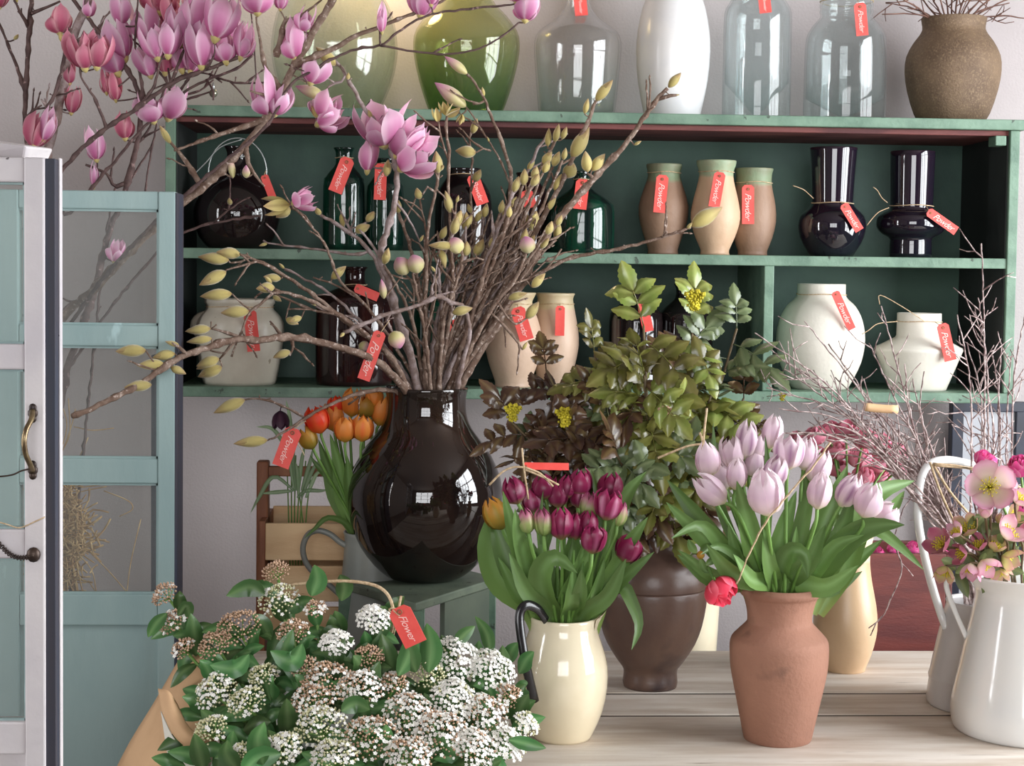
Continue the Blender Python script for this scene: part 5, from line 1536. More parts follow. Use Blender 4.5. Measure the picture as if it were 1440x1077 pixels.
# ------------------------------------------------------------------ mahonia in the urn
def compound(mb, B, D, L, n, W, up, droop=.25, b=None):
    """pinnate spiny leaf: n pairs of leaflets and one at the tip"""
    X = nrm(np.cross(D, up))
    pts = [B + D * L * t - np.array([0, 0, 1.0]) * droop * L * t * t for t in (0, .35, .7, 1)]
    Q = catmull(pts, 3)
    mb.tube(Q, .0012, 5)
    b = rnd.random() if b is None else b
    for i in range(n):
        t = .28 + .62 * i / max(n - 1, 1)
        c = Q[int(t * (len(Q) - 1))]
        for s in (-1, 1):
            d2 = nrm(D * (.45 + .25 * rnd.random()) + X * s + up * rnd.uniform(-.2, .25))
            l2 = W * 1.9 * rnd.uniform(.85, 1.1) * (1 - .25 * abs(t - .55))
            blade(mb, [c, c + d2 * l2 * .5 + up * .003, c + d2 * l2 - up * l2 * rnd.uniform(.05, .35)], W, up + X * s * .15, WPROF_O, -.28, 13, 5, min(1, max(0, b + rnd.uniform(-.25, .25))), teeth=.16)
    c = Q[-1]
    d2 = nrm(Q[-1] - Q[-2])
    blade(mb, [c, c + d2 * W, c + d2 * W * 2.1 - up * W * .3], W * 1.1, up, WPROF_O, -.28, 13, 5, b, teeth=.16)


def florets(mb, c, R, n, r, D, flat=.6):
    X, Yv, Z = frame(D)
    for i in range(n):
        a, rr = i * 2.399, math.sqrt((i + .5) / n)
        p = c + R * rr * (X * math.cos(a) + Yv * math.sin(a)) + Z * R * flat * (1 - rr * rr) + np.array([rnd.uniform(-1, 1) for _ in range(3)]) * R * .08
        b = rnd.random()
        q = r * rnd.uniform(.7, 1.2)
        mb.add([p + X * q, p - X * q, p + Yv * q, p - Yv * q, p + Z * q * 1.2, p - Z * q], [(0, 2, 4), (2, 1, 4), (1, 3, 4), (3, 0, 4), (2, 0, 5), (1, 2, 5), (3, 1, 5), (0, 3, 5)],
               [(.7, 0, b, 1)] * 4 + [(1, .3, b, 1), (0, 0, b, 1)])


uv = VI['urn']
# tip px, py, depth change, material, number of leaves, leaf length px, leaflet px, label, flower
MAH = [(976, 452, .02, 'mahonia', 8, 62, 26, 'mahonia stem topped with a yellow flower spike, before the black bottles', (976, 428, 20)),
       (905, 458, -.06, 'mahonia', 8, 58, 25, 'yellow-green mahonia stem in front of the red tag on the black bottle', None),
       (1036, 462, .02, 'mahonia_grey', 6, 52, 24, 'glossy grey-green mahonia stem drooping beside the shelf divider', None),
       (836, 498, .02, 'mahonia', 8, 52, 22, 'olive mahonia stem below the two pale clay jars', None),
       (768, 520, .03, 'mahonia_bronze', 7, 50, 20, 'bronze mahonia stem overlapping the foot of the pale clay jar', None),
       (716, 590, .0, 'mahonia_bronze', 6, 50, 22, 'bronze mahonia stem with yellow flower nearest the huge dark vase', (721, 585, 17)),
       (792, 596, -.05, 'mahonia_bronze', 7, 52, 22, 'bronze mahonia stem with yellow flower above the purple tulips', (794, 592, 19)),
       (906, 528, -.10, 'mahonia', 8, 60, 27, 'brightest yellow-green mahonia stem at the centre of the urn bunch', None),
       (1000, 555, -.02, 'mahonia', 7, 54, 24, 'mahonia stem just behind the topmost lilac tulips', None),
       (952, 600, -.10, 'mahonia', 7, 52, 24, 'mahonia stem with reddish flower buds low in the urn bunch', (935, 585, 14)),
       (1046, 560, .04, 'mahonia_bronze', 5, 44, 20, 'mahonia stem tangled with the birch twigs under the round white vase', (1100, 560, 8)),
       (868, 640, -.11, 'mahonia_grey', 6, 50, 24, 'grey-green mahonia stem above the tall purple tulip leaves', None),
       (738, 640, .04, 'mahonia_bronze', 7, 50, 22, 'dark bronze mahonia stem behind the raffia tie of the purple tulips', None),
       (968, 672, -.06, 'mahonia_bronze', 7, 50, 22, 'dark mahonia stem low behind the tipped lilac tulips', None),
       (820, 664, .0, 'mahonia_bronze', 7, 50, 22, 'dark bronze mahonia stem close behind the purple tulip row', None),
       (900, 690, -.06, 'mahonia_bronze', 7, 46, 22, 'dark mahonia stem just over the urn mouth', None),
       (860, 560, .02, 'mahonia', 7, 54, 24, 'shaded olive mahonia stem behind the brightest urn stem', None)]
for (tx, ty, dz, mt, n, Lp, Wp, lb, fl) in MAH:
    Yt = YU + dz
    T = pt(tx, ty, Yt)
    k = ppm(T)
    mo = np.array([uv['x'] + (tx - 914) / k * .12, YU + dz * .3, uv['zt'] + .01])
    root = thing('mahonia_branch', lb, 'branch', (uv['x'], YU, uv['zt'] - .06), 'mahonia branches in the dark urn')
    q = MB()
    line = catmull([mo - [0, 0, .07], mo, (mo + T) / 2 + np.array([(tx - 914) / k * .10, 0, .01]), T], 6)
    q.tube(line, np.linspace(.0034, .0022, len(line)), 7)
    obj('stem', q, M['stem_brown'], root)
    n = int(n * 1.5)
    for i in range(n):
        q = MB()
        t = 1 - .55 * (i / n) ** 1.2
        c = line[int(t * (len(line) - 1))]
        a = i * 137.5 + rnd.uniform(-25, 25)
        D = nrm(vdir(a, 0) * .8 + UU * .2 - _F * rnd.uniform(-.2, .8))
        up = nrm(UU * rnd.uniform(.2, .9) - _F * rnd.uniform(.5, 1) + RR * rnd.uniform(-.6, .6))
        if abs(D @ up) > .85:
            up = nrm(UU - _F * .1)
        compound(q, c, D, Lp / k * rnd.uniform(.8, 1.1), 2 if Lp < 50 else 3, Wp / k * rnd.uniform(.68, 1.0), up, droop=rnd.uniform(.1, .45))
        m2 = mt
        if rnd.random() < .12:
            m2 = 'mahonia_grey'
        elif rnd.random() < .15:
            m2 = 'mahonia_bronze'
        obj('leaf', q, M[m2], root)
    if fl:
        fx, fy, fr_ = fl
        P = pt(fx, fy, Yt - .03)
        for i in range(4):
            q = MB()
            D = vdir(-40 + i * 27, .4)
            for j in range(6):
                florets(q, P + D * fr_ / k * (-.4 + j * .26), fr_ / k * (.30 - j * .03), 7, .0030 * fr_ / 18, D, 1)
            obj('flower_spike', q, M['yellow' if fy != 585 or fx < 800 else 'vib_pink'], root)

# ------------------------------------------------------------------ viburnum bunch in paper
def vy(px, py):
    return 2.62 - .34 * (py - 800) / 277 - .06 * (1 - min(1, ((px - 480) / 270) ** 2))


bp = np.array([*pt(470, 1040, 2.45)[:2], ZTAB])
bk = MB()
bk.lathe([(.0001, ZTAB + .001), (.075, ZTAB), (.085, ZTAB + .05), (.092, ZTAB + .1), (.095, ZTAB + .102), (.089, ZTAB + .1), (.082, ZTAB + .05), (.072, ZTAB + .006), (.0001, ZTAB + .004)], bp[0], bp[1], 40)
tag(obj('flower_bucket', bk, M['white_glaze'], loc=bp), 'white bucket under the viburnum bunch, wrapped in brown paper', 'bucket')
# tip px, py, radius px, whiteness 0..1, tint of the buds
VIB = [(232, 836, 20, .1, 'p'), (244, 875, 22, .25, 'p'), (258, 912, 18, .1, 'p'), (388, 804, 20, .0, 'p'), (392, 844, 30, .3, 'g'), (335, 884, 34, .0, 'p'), (303, 908, 26, .0, 'p'), (444, 856, 16, .2, 'p'),
       (412, 889, 24, .05, 'p'), (303, 972, 32, .55, 'g'), (347, 988, 28, .25, 'g'), (297, 1026, 26, .15, 'g'), (397, 1052, 30, .6, 'g'), (452, 1022, 38, .35, 'g'), (462, 962, 40, .25, 'p'), (473, 904, 24, .95, 'g'),
       (526, 870, 26, .95, 'g'), (519, 924, 22, .0, 'p'), (508, 968, 34, .6, 'p'), (440, 985, 30, .3, 'p'), (601, 950, 26, .05, 'g'), (642, 926, 36, .95, 'g'), (692, 942, 36, .95, 'g'), (640, 985, 36, .85, 'g'),
       (576, 1004, 38, .6, 'p'), (522, 1038, 40, .4, 'p'), (622, 1032, 40, .55, 'p'), (684, 1004, 34, .5, 'p'), (668, 1052, 34, .7, 'p'), (714, 1046, 28, .9, 'g'), (740, 1018, 20, .5, 'g'), (575, 1062, 34, .6, 'p'),
       (470, 1066, 34, .4, 'g'), (716, 978, 20, .3, 'p'), (340, 1062, 22, .2, 'g'), (430, 940, 22, .1, 'p'), (370, 950, 22, .2, 'g'), (555, 960, 20, .3, 'p')]
lab = ranked(VIB, [(895, 'back row'), (935, 'second row'), (975, 'third row'), (1015, 'fourth row'), (1200, 'front row')], 'viburnum stem in the paper-wrapped bunch, %s from the doors in the %s')
spec = {0: 'outermost viburnum stem with pinkish buds before the turquoise door', 5: 'viburnum stem with a wide flat pinkish-brown bud head before the lilac wall', 16: 'viburnum stem with a full white head beside the red flower tag',
        15: 'viburnum stem with a small full white head under the raffia loop', 3: 'highest viburnum stem, pinkish buds before the trug corner', 21: 'viburnum stem with a big full white head nearest the jug handle, inner one of two',
        22: 'viburnum stem with a big full white head touching the black jug handle', 30: 'viburnum stem with small white buds reaching over the cream jug foot'}
lab.update(spec)
for i, (tx, ty, r, wh, tint) in enumerate(VIB):
    Yt = vy(tx, ty)
    T = pt(tx, ty, Yt)
    k = ppm(T)
    root = thing('viburnum_stem', lab[i], 'flower stem', (bp[0], bp[1], ZTAB + .01), 'viburnum stems in the paper-wrapped bunch')
    D = nrm(vdir((tx - 470) * .16, .0) * .8 - _F * .65 + UU * .15)
    R_ = r / k
    q = MB()
    b0 = np.array([bp[0] + (tx - 470) / k * .12, bp[1] + .01, ZTAB + .02])
    line = catmull([b0, (b0 * .5 + T * .5) + np.array([0, 0, -.03]), T - D * R_ * .5], 6)
    q.tube(line, .0024, 6)
    for j in range(7):
        a = j * .9
        X, Yv, Z = frame(D)
        q.tube([T - D * R_ * .5, T + (X * math.cos(a) + Yv * math.sin(a)) * R_ * .6 - D * R_ * .05], .0009, 4)
    obj('stem', q, M['stem'], root)
    X, Yv, Z = frame(D)
    qa, qb = MB(), MB()
    n = int(55 + (r / 30) ** 2 * 95)
    for j in range(n):
        a, rr = j * 2.399, math.sqrt((j + .5) / n)
        lump = .24 * math.sin(3 * a + i) * rr
        p = T + R_ * rr * (X * math.cos(a) + Yv * math.sin(a)) + Z * R_ * ((.62 + lump) * (1 - rr ** 2) + rnd.uniform(-.12, .10))
        nn = nrm(Z + (X * math.cos(a) + Yv * math.sin(a)) * rr * .8 + np.array([rnd.uniform(-.4, .4) for _ in range(3)]))
        fx, fy, fz = frame(nn)
        b = rnd.random()
        if rnd.random() < wh:
            s = .0034 * rnd.uniform(.8, 1.15)
            vs, cs = [p + fz * s * .2], [(0.1, 0, b, 1)]
            for m_ in range(10):
                t = m_ * math.pi / 5
                ra = s if m_ % 2 == 0 else s * .62
                vs.append(p + (fx * math.cos(t) + fy * math.sin(t)) * ra + fz * s * (.35 if m_ % 2 == 0 else .3))
                cs.append((1, 0, b, 1))
            vs.append(p - fz * s * .9)
            cs.append((0, 0, b, 1))
            qa.add(vs, [(0, 1 + m_, 1 + (m_ + 1) % 10) for m_ in range(10)] + [(11, 1 + (m_ + 1) % 10, 1 + m_) for m_ in range(10)], cs)
        else:
            s = .0019 * rnd.uniform(.75, 1.3)
            vs = [p + fx * s, p + fy * s, p - fx * s, p - fy * s, p + fz * s * 1.3, p - fz * s * 1.8]
            qb.add(vs, [(0, 1, 4), (1, 2, 4), (2, 3, 4), (3, 0, 4), (1, 0, 5), (2, 1, 5), (3, 2, 5), (0, 3, 5)], [(.7, 0, b, 1)] * 4 + [(1, .5, b, 1), (0, 0, b, 1)])
    if qa.V:
        obj('flower_head', qa, M['vib_white'], root, smooth=False)
    if qb.V:
        obj('bud_head', qb, M['vib_pink' if tint == 'p' else 'vib_bud'], root)
    for j in range(7):
        q = MB()
        a = j * 137.5 + i * 50
        t = .98 - .06 * j
        c = line[min(len(line) - 1, int(t * (len(line) - 1)))]
        d2 = nrm(vdir(a, rnd.uniform(0, .5)))
        l2 = rnd.uniform(38, 62) / k
        upv = nrm(UU * .5 - _F * .8)
        blade(q, [c, c + d2 * l2 * .5 + upv * l2 * .12, c + d2 * l2 - np.array([0, 0, 1]) * l2 * rnd.uniform(0, .3)], l2 * .44, upv, WPROF_O, -.25, 12)
        obj('leaf', q, M['vib_leaf'], root)
for j in range(110):
    a = rnd.random()
    x = 262 + 300 * a + rnd.uniform(-10, 10) if j < 70 else rnd.uniform(480, 730)
    y = rnd.uniform(880, 1090) if j < 70 else rnd.uniform(930, 1090)
    hosts = [o for o in C.objects if o.name.startswith('viburnum_stem')]
    i = min(range(len(VIB)), key=lambda t: (VIB[t][0] - x) ** 2 + (VIB[t][1] - y) ** 2)
    c = pt(x, y, vy(x, y) + .05)
    k = ppm(c)
    d2 = nrm(vdir(rnd.uniform(-110, 110), rnd.uniform(.1, .7)))
    l2 = rnd.uniform(44, 70) / k
    upv = nrm(UU * .5 - _F * .8 + RR * rnd.uniform(-.4, .4))
    q = MB()
    blade(q, [c, c + d2 * l2 * .5 + upv * l2 * .1, c + d2 * l2 - np.array([0, 0, 1]) * l2 * rnd.uniform(0, .3)], l2 * .42, upv, WPROF_O, -.25, 12)
    obj('leaf', q, M['vib_leaf'], hosts[i])
# a few leaves that stand out
extra = [([(372, 836), (350, 826), (318, 838)], 26, 4), ([(438, 838), (446, 815), (442, 794)], 30, 3), ([(585, 945), (578, 925), (572, 895)], 30, 20), ([(602, 945), (606, 910), (600, 876)], 34, 20), ([(560, 950), (575, 920), (580, 880)], 30, 16),
         ([(640, 905), (655, 890), (668, 880)], 20, 21), ([(690, 920), (684, 890), (668, 866)], 20, 22), ([(715, 1040), (742, 1046), (768, 1052)], 20, 29), ([(370, 1075), (362, 1040), (372, 1015)], 36, 12), ([(335, 1085), (318, 1060), (320, 1040)], 30, 34),
         ([(395, 1060), (360, 1068), (340, 1090)], 34, 34), ([(235, 862), (220, 876), (208, 896)], 20, 0), ([(250, 866), (262, 852), (268, 870)], 18, 0), ([(478, 808), (484, 825), (480, 845)], 26, 7), ([(425, 905), (410, 930), (380, 915)], 30, 8),
         ([(350, 920), (330, 940), (295, 935)], 28, 6), ([(480, 1000), (500, 990), (520, 998)], 26, 13)]
vr = [o for o in C.objects if o.name.startswith('viburnum_stem')]
for path, w_, i in extra:
    q = MB()
    P3 = [pt(x, y, vy(x, y) - .03) for x, y in path]
    blade(q, P3, w_ / ppm(P3[0]), nrm(-_F + UU * .3), WPROF_O, -.2, 14)
    obj('leaf', q, M['vib_leaf'], vr[i])
# paper, tissue, raffia and the flower tag
def sheet(name, rows, mat, label, cat, thick=.0012):
    G = np.array([[pt(x, y, Y) for x, y, Y in r] for r in rows])
    G = np.array([catmull(g, 5) for g in G])
    G = np.array([catmull(G[:, j], 5) for j in range(G.shape[1])]).transpose(1, 0, 2)
    q = MB()
    q.grid(G)
    o = obj(name, q, M[mat], loc=(float(G[..., 0].mean()), float(G[..., 1].mean()), float(G[..., 2].min())))
    s = o.modifiers.new('paper', 'SOLIDIFY')
    s.thickness = thick
    tag(o, label, cat)
    return o


sheet('wrapping_paper', [[(158, 1092, 2.50), (184, 1042, 2.50), (216, 990, 2.51), (248, 935, 2.53), (268, 900, 2.55)], [(196, 1096, 2.42), (216, 1050, 2.43), (242, 998, 2.45), (266, 950, 2.48), (292, 915, 2.52)],
                         [(236, 1096, 2.38), (248, 1052, 2.39), (270, 1010, 2.42), (300, 972, 2.46), (330, 940, 2.5)], [(282, 1096, 2.37), (296, 1060, 2.39), (316, 1024, 2.42), (346, 990, 2.46), (372, 962, 2.5)]], 'kraft',
      'brown kraft paper wrapped round the viburnum bunch, before the turquoise door', 'paper')
sheet('folded_paper', [[(222, 968, 2.37), (228, 1000, 2.35), (244, 1034, 2.34), (270, 1058, 2.34)], [(238, 972, 2.36), (246, 1004, 2.345), (262, 1030, 2.335), (284, 1046, 2.335)], [(250, 990, 2.37), (262, 1016, 2.36), (276, 1030, 2.35), (292, 1036, 2.35)]], 'kraft',
      'curled lip of brown paper folded over below the viburnum', 'paper')
sheet('tissue_paper', [[(226, 1000, 2.352), (232, 1040, 2.35), (240, 1092, 2.35)], [(246, 1040, 2.345), (256, 1064, 2.345), (262, 1094, 2.345)], [(276, 1060, 2.35), (286, 1076, 2.35), (290, 1096, 2.35)]], 'white_matt', 'white tissue paper showing under the curled brown paper', 'paper')
q = MB()
q.tube(catmull([pt(x, y, Y) for x, y, Y in ((392, 826, 2.55), (430, 820, 2.53), (480, 817, 2.51), (520, 821, 2.50), (542, 832, 2.49), (552, 852, 2.485), (553, 880, 2.49), (540, 912, 2.52))], 5), .0026, 7)
q.tube([pt(564, 838, 2.485), pt(556, 880, 2.49), pt(548, 912, 2.52)], .0022, 6)
q.tube([pt(552 + 5 * math.cos(t), 858 + 3 * math.sin(t), 2.483) for t in np.linspace(0, 6.28, 10)], .0016, 5, closed=True)
tag(obj('raffia_loop', q, M['string'], loc=pt(480, 830, 2.5)), 'pale raffia loop with a stick arching over the viburnum bunch', 'raffia')
price_tag('large red flower tag with clipped corners standing in the viburnum bunch', (559, 854), (585, 906), 33, Y=2.35, text='Flower', cords=[[(553, 858, .0), (557, 862), (562, 866)]], tilt=-.15)
price_tag('red tag hung in the orange tulips above the trug post', (414, 602), (394, 656), 24, Y=3.36, text='Powder', cords=[[(414, 604), (420, 598), (430, 592)], [(416, 620, .01), (424, 632, .01), (428, 640, .01)]])
price_tag('red tag seen edge-on above the purple tulips', (736, 655), (800, 656), 11, Y=YJ - .03, text='', tilt=.5)
q = MB()
for pp in (((688, 682), (706, 664), (722, 657), (738, 657)), ((734, 630), (737, 660), (743, 702)), ((738, 660), (762, 670), (786, 682)), ((738, 657), (760, 666), (778, 684))):
    q.tube(catmull([pt(x, y, YJ - .035) for x, y in pp], 4), .0017, 6)
tag(obj('raffia_tie', q, M['string'], loc=pt(737, 660, YJ)), 'pink-white raffia tie crossing above the purple tulips', 'raffia')
q = MB()
for pp in (((994, 574), (990, 610), (988, 634)), ((984, 608), (988, 622), (984, 640)), ((988, 624), (965, 628), (925, 644))):
    q.tube(catmull([pt(x, y, YT - .0) for x, y in pp], 4), .0019, 6)
tag(obj('raffia_tie', q, M['string'], loc=pt(988, 620, YT)), 'tan raffia tie sticking up beside the lilac tulips', 'raffia')
q = MB()
for pp in (((1312, 652), (1345, 655), (1380, 664), (1446, 690)), ((1308, 650), (1322, 690), (1342, 735)), ((1312, 652), (1335, 690), (1362, 722)), ((1308, 654), (1380, 659), (1446, 662))):
    q.tube(catmull([pt(x, y, YC - .06) for x, y in pp], 4), .0021, 6)
tag(obj('raffia_tie', q, M['string'], loc=pt(1310, 655, YC)), 'pale raffia tie over the looped handle of the watering can', 'raffia')

# ------------------------------------------------------------------ hellebores, ranunculus, small blooms
ev = VI['enamel']
HEL = [(1392, 684, -60, 62, 'helle', 'large open pink hellebore with yellow-green heart facing out of the white pitcher', 1.2), (1362, 742, -40, 48, 'helle_green', 'green-centred hellebore below the large open one, white pitcher', .4),
       (1386, 722, -10, 36, 'helle', 'half-closed pale hellebore under the large open bloom', .0), (1404, 732, 10, 22, 'helle_green', 'small cream hellebore bud among the pitcher blooms', -.3), (1420, 748, 40, 56, 'helle', 'dusky pink hellebore facing away from the watering can', .5),
       (1322, 764, -60, 50, 'helle_dusk', 'dark pink hellebore leaning over the watering can handle', .6), (1328, 804, 200, 42, 'helle_green', 'faded green hellebore hanging below the pitcher rim', .2), (1386, 796, 150, 48, 'helle', 'pale pink hellebore lying on the pitcher rim', .5),
       (1418, 786, 120, 46, 'helle_green', 'greenish hellebore just above the pitcher rim', .4), (1434, 700, 40, 46, 'helle', 'pink hellebore cut by the photo edge, upper pitcher bunch', .6), (1352, 778, -100, 40, 'helle_dusk', 'shaded dusky hellebore behind the pitcher rim', .3), (1440, 752, 70, 44, 'helle_dusk', 'dusky hellebore at the outer side of the pitcher bunch', .4),
       (1400, 768, 20, 40, 'helle_green', 'cream-green hellebore at the middle of the pitcher bunch', .2),
       (1376, 766, -30, 40, 'helle_dusk', 'dusky hellebore tucked under the green-centred bloom, white pitcher', .3), (1364, 800, 190, 40, 'helle', 'pale pink hellebore drooping at the rim beside the faded green one', .2), (1426, 726, 50, 40, 'helle_green', 'pale green hellebore between two pink ones at the outer edge', .3),
       (1404, 806, 170, 38, 'helle_green', 'small green-pink hellebore resting on the pitcher rim', .3), (1345, 748, -50, 34, 'helle', 'small pink hellebore nearest the can handle', .2)]
for (x, y, ang, w_, mt, lb, op) in HEL:
    Yh = YE + (-.09 if mt == 'helle' else -.05)
    P = pt(x, y, Yh)
    k = ppm(P)
    big = op > 1
    D = nrm(-_F * (1.6 if big else .55) + vdir(ang, 0) * (.4 if big else 1) + UU * .1)
    root = thing('hellebore', lb, 'flower', (ev['x'], YE, ev['zt'] - .05), 'hellebores in the white enamel pitcher')
    q = MB()
    W_ = w_ / k
    rp = ([0, .15, .4, .7, 1], [.05, .35 + .15 * op, .62 + .3 * op, .74 + .42 * op, .70 + .6 * op])
    cup(q, P - D * W_ * .22, D, W_ * (.62 - .22 * op), W_ * .8, rp, ([0, .2, .5, .75, .92, 1], [30, 38, 38, 30, 16, 3]), n=5, rot=rnd.random() * 6, nv=7, alt=1, jit=.1, streak=.5, edge=True)
    bl_ = obj('bloom', q, M[mt], root)
    if op >= .2:
        q = MB()
        for j in range(26):
            a, rr = j * 2.4, .16 * math.sqrt(j / 26) * W_
            X, Yv, Z = frame(D)
            b0 = P - D * W_ * .18
            e = b0 + (X * math.cos(a) + Yv * math.sin(a)) * (rr * 1.5) + D * W_ * .24
            q.tube([b0, e], .0006, 4)
            q.ball(e, .0016, 5, (.9, 0, .6, 1))
        obj('stamen_cluster', q, M['yellow'], bl_)
    q = MB()
    p1 = np.array([ev['x'] + max(-.075, min(.075, (P[0] - ev['x']) * .7)), YE - .02, ev['zt'] + .004])
    q.tube(catmull([p1 - [(p1[0] - ev['x']) * .3, 0, .05], p1, (p1 + P) / 2 + [0, 0, .012], P - D * W_ * .22], 5), .0021, 6)
    obj('stem', q, M['stem_brown'], root)
    for j in range(2):
        q = MB()
        a = rnd.uniform(0, 360)
        d2 = vdir(a, .3)
        c = p1 * .35 + P * .65 + np.array([0, .02, 0])
        l_ = rnd.uniform(26, 40) / k
        blade(q, [c, c + d2 * l_ * .5, c + d2 * l_ - [0, 0, l_ * .2]], l_ * .5, -_F + UU * .3, WPROF_O, -.2, 10)
        obj('leaf', q, M['helle_leaf'], root)


def ranunculus(lb, x, y, Y, w_, mt, base, group, ang=0, closed=.8, name='ranunculus'):
    P = pt(x, y, Y)
    k = ppm(P)
    W_ = w_ / k
    D = nrm(vdir(ang, .55))
    root = thing(name, lb, 'flower', base, group)
    q = MB()
    for s, n in ((1.0, 6), (.82, 6), (.62, 5), (.42, 4), (.24, 3)):
        cup(q, P - D * W_ * .4, D, W_ * (.62 + .2 * (1 - s)), W_ * s, ([0, .15, .4, .7, 1], [.2, .7, 1, 1, closed]), ([0, .3, .7, .92, 1], [40, 46, 46, 34, 20]), n=n, rot=rnd.random() * 6, nu=7, alt=.95, jit=.15, streak=.8, edge=True)
    obj('bloom', q, M[mt], root)
    q = MB()
    b = np.asarray(base, float)
    q.tube(catmull([b, b * .5 + (P - D * W_ * .4) * .5 + [0, 0, .03], P - D * W_ * .5, P - D * W_ * .38], 5), .0022, 6)
    obj('stem', q, M['stem'], root)
    return root


tv = VI['tanpot']
tb0 = (tv['x'], YTP, tv['zt'] - .04)
RAN = [(1145, 612, 34), (1168, 606, 34), (1192, 604, 36), (1216, 614, 38), (1240, 622, 34), (1262, 634, 32), (1150, 640, 32), (1178, 632, 34), (1208, 642, 36), (1236, 650, 36), (1262, 656, 32), (1176, 656, 32), (1214, 668, 30), (1190, 676, 28), (1120, 616, 26), (1240, 672, 28)]
lab = ranked(RAN, [(626, 'top row'), (648, 'middle row'), (900, 'bottom row')], 'pink ranunculus in the tan vase, %s from the lilac tulips in the %s')
for i, (x, y, w_) in enumerate(RAN):
    ranunculus(lab[i], x, y, YTP + rnd.uniform(-.05, .06), w_, 'ranun', tb0, 'pink ranunculus in the tan vase', ang=(x - 1190) * .35)
for (path, w_) in ([(1200, 762), (1150, 700), (1128, 660)], 18), ([(1210, 762), (1250, 720), (1272, 690)], 20), ([(1190, 762), (1188, 720), (1180, 690)], 18), ([(1205, 760), (1225, 715), (1232, 690)], 18):
    q = MB()
    blade(q, [pt(x, y, YTP) for x, y in path], w_ / tv['k'], -_F, n=14)
    obj('leaf', q, M['leaf'], bpy.data.objects['ranunculus'])
cv = VI['cpot']
r_ = ranunculus('red-pink ranunculus bloom hanging beside the terracotta pot rim', 1014, 831, 2.50, 48, 'ranun_red', (cv['x'], YCP, cv['zt'] - .02), 'red ranunculus', ang=150, closed=.9)
q = MB()
for (path, w_) in ([(985, 780), (992, 770), (1006, 766)], 12), ([(980, 778), (972, 768), (968, 758)], 12), ([(992, 795), (1002, 788), (1012, 792)], 11), ([(984, 784), (990, 800), (998, 806)], 10):
    blade(q, [pt(x, y, 2.53) for x, y in path], w_ / 900, -_F, WPROF_O, .3, 10)
q.tube(catmull([pt(x, y, Y) for x, y, Y in ((962, 800, 3.0), (975, 778, 2.75), (990, 790, 2.56), (1004, 815, 2.50))], 4), .002, 6)
obj('leafy_stalk', q, M['leaf'], r_)
q = MB()
revolve(q, pt(986, 786, 2.53), vdir(-10, .3), .014, .013, ROUNDP, 10)
obj('bud', q, M['ochre'], r_)
for (x, y, w_, lb) in ((1236, 776, 18, 'small magenta bloom in the mahogany box, nearest the tan vase'), (1256, 772, 18, 'small magenta bloom in the mahogany box, next along from the tan vase'), (1284, 770, 22, 'magenta bloom in the mahogany box beside the can handle'),
                       (1310, 772, 24, 'bright magenta bloom in the mahogany box behind the can handle'), (1326, 770, 20, 'last magenta bloom in the mahogany box, behind the watering can')):
    ranunculus(lb, x, y, YMB, w_, 'magenta', (gx(x, YMB), YMB, ZBN + .06), 'magenta blooms in the mahogany box', ang=rnd.uniform(-20, 20), name='carnation')
for (x, y, w_, lb) in ((1387, 646, 34, 'magenta ranunculus above the large open hellebore'), (1434, 655, 36, 'red-pink ranunculus at the photo edge above the hellebores'), (1438, 716, 26, 'magenta ranunculus tucked at the outer side of the hellebores')):
    ranunculus(lb, x, y, YE + .02, w_, 'magenta', (ev['x'], YE, ev['zt'] - .04), 'magenta ranunculus in the white pitcher', ang=rnd.uniform(-20, 20))

# ------------------------------------------------------------------ bare twigs
def twig(mb, P2, Y0_, d1, r0, r1, depth=2, seed=0, density=1.0):
    L = wood(mb, P2, Y0_, 0, d1, r0, r1, jit=.8, step=9, seg=5, knob=.3)
    n = len(L)
    if depth <= 0:
        return
    for i in range(int(n * .28), n - 1):
        if rnd.random() < .20 * density:
            d = L[min(i + 1, n - 1), :2] - L[i - 1, :2]
            a = math.atan2(d[1], d[0]) + rnd.choice([-1, 1]) * rnd.uniform(.45, 1.0)
            l_ = rnd.uniform(14, 52) * (1 if depth > 1 else .5)
            p = L[i, :2]
            e1 = p + l_ * .5 * np.array([math.cos(a), math.sin(a)])
            a += rnd.uniform(-.4, .4)
            e2 = e1 + l_ * .5 * np.array([math.cos(a), math.sin(a) - .15])
            twig(mb, [p, e1, e2], L[i, 2], rnd.uniform(-.04, .04), max(.8, r1 * 1.1), .55, depth - 1, density=density * .8)


BIR = [(1062, 468, 'longest birch twig, its tip crossing the shelf divider'), (1092, 500, None), (1078, 545, None), (1132, 452, None), (1165, 484, 'birch twig rising in front of the large round white vase'), (1188, 522, None), (1240, 430, 'birch twig reaching up before the angular white vase'),
       (1222, 482, None), (1272, 512, None), (1132, 640, 'birch twig trailing low over the pink ranunculus'), (1150, 592, None), (1380, 343, 'tallest birch twig, standing alone before the shelf end panel'), (1376, 418, 'second tallest birch twig before the shelf end panel'), (1346, 442, 'birch twig standing in the dark bay beside the angular white vase'),
       (1300, 522, None), (1422, 500, 'pale birch twig next to the shelf end panel, leaning outward'), (1332, 560, None), (1446, 420, 'birch twig leaving the photo beside the shelf end panel'), (1390, 556, None), (1205, 560, None), (1255, 580, None), (1180, 610, None), (1110, 610, None), (1350, 600, None)]
BIR += [(rnd.uniform(1070, 1310), rnd.uniform(490, 640), None) for _ in range(12)] + [(rnd.uniform(1330, 1440), rnd.uniform(470, 600), None) for _ in range(5)]
cvn = VI['can']
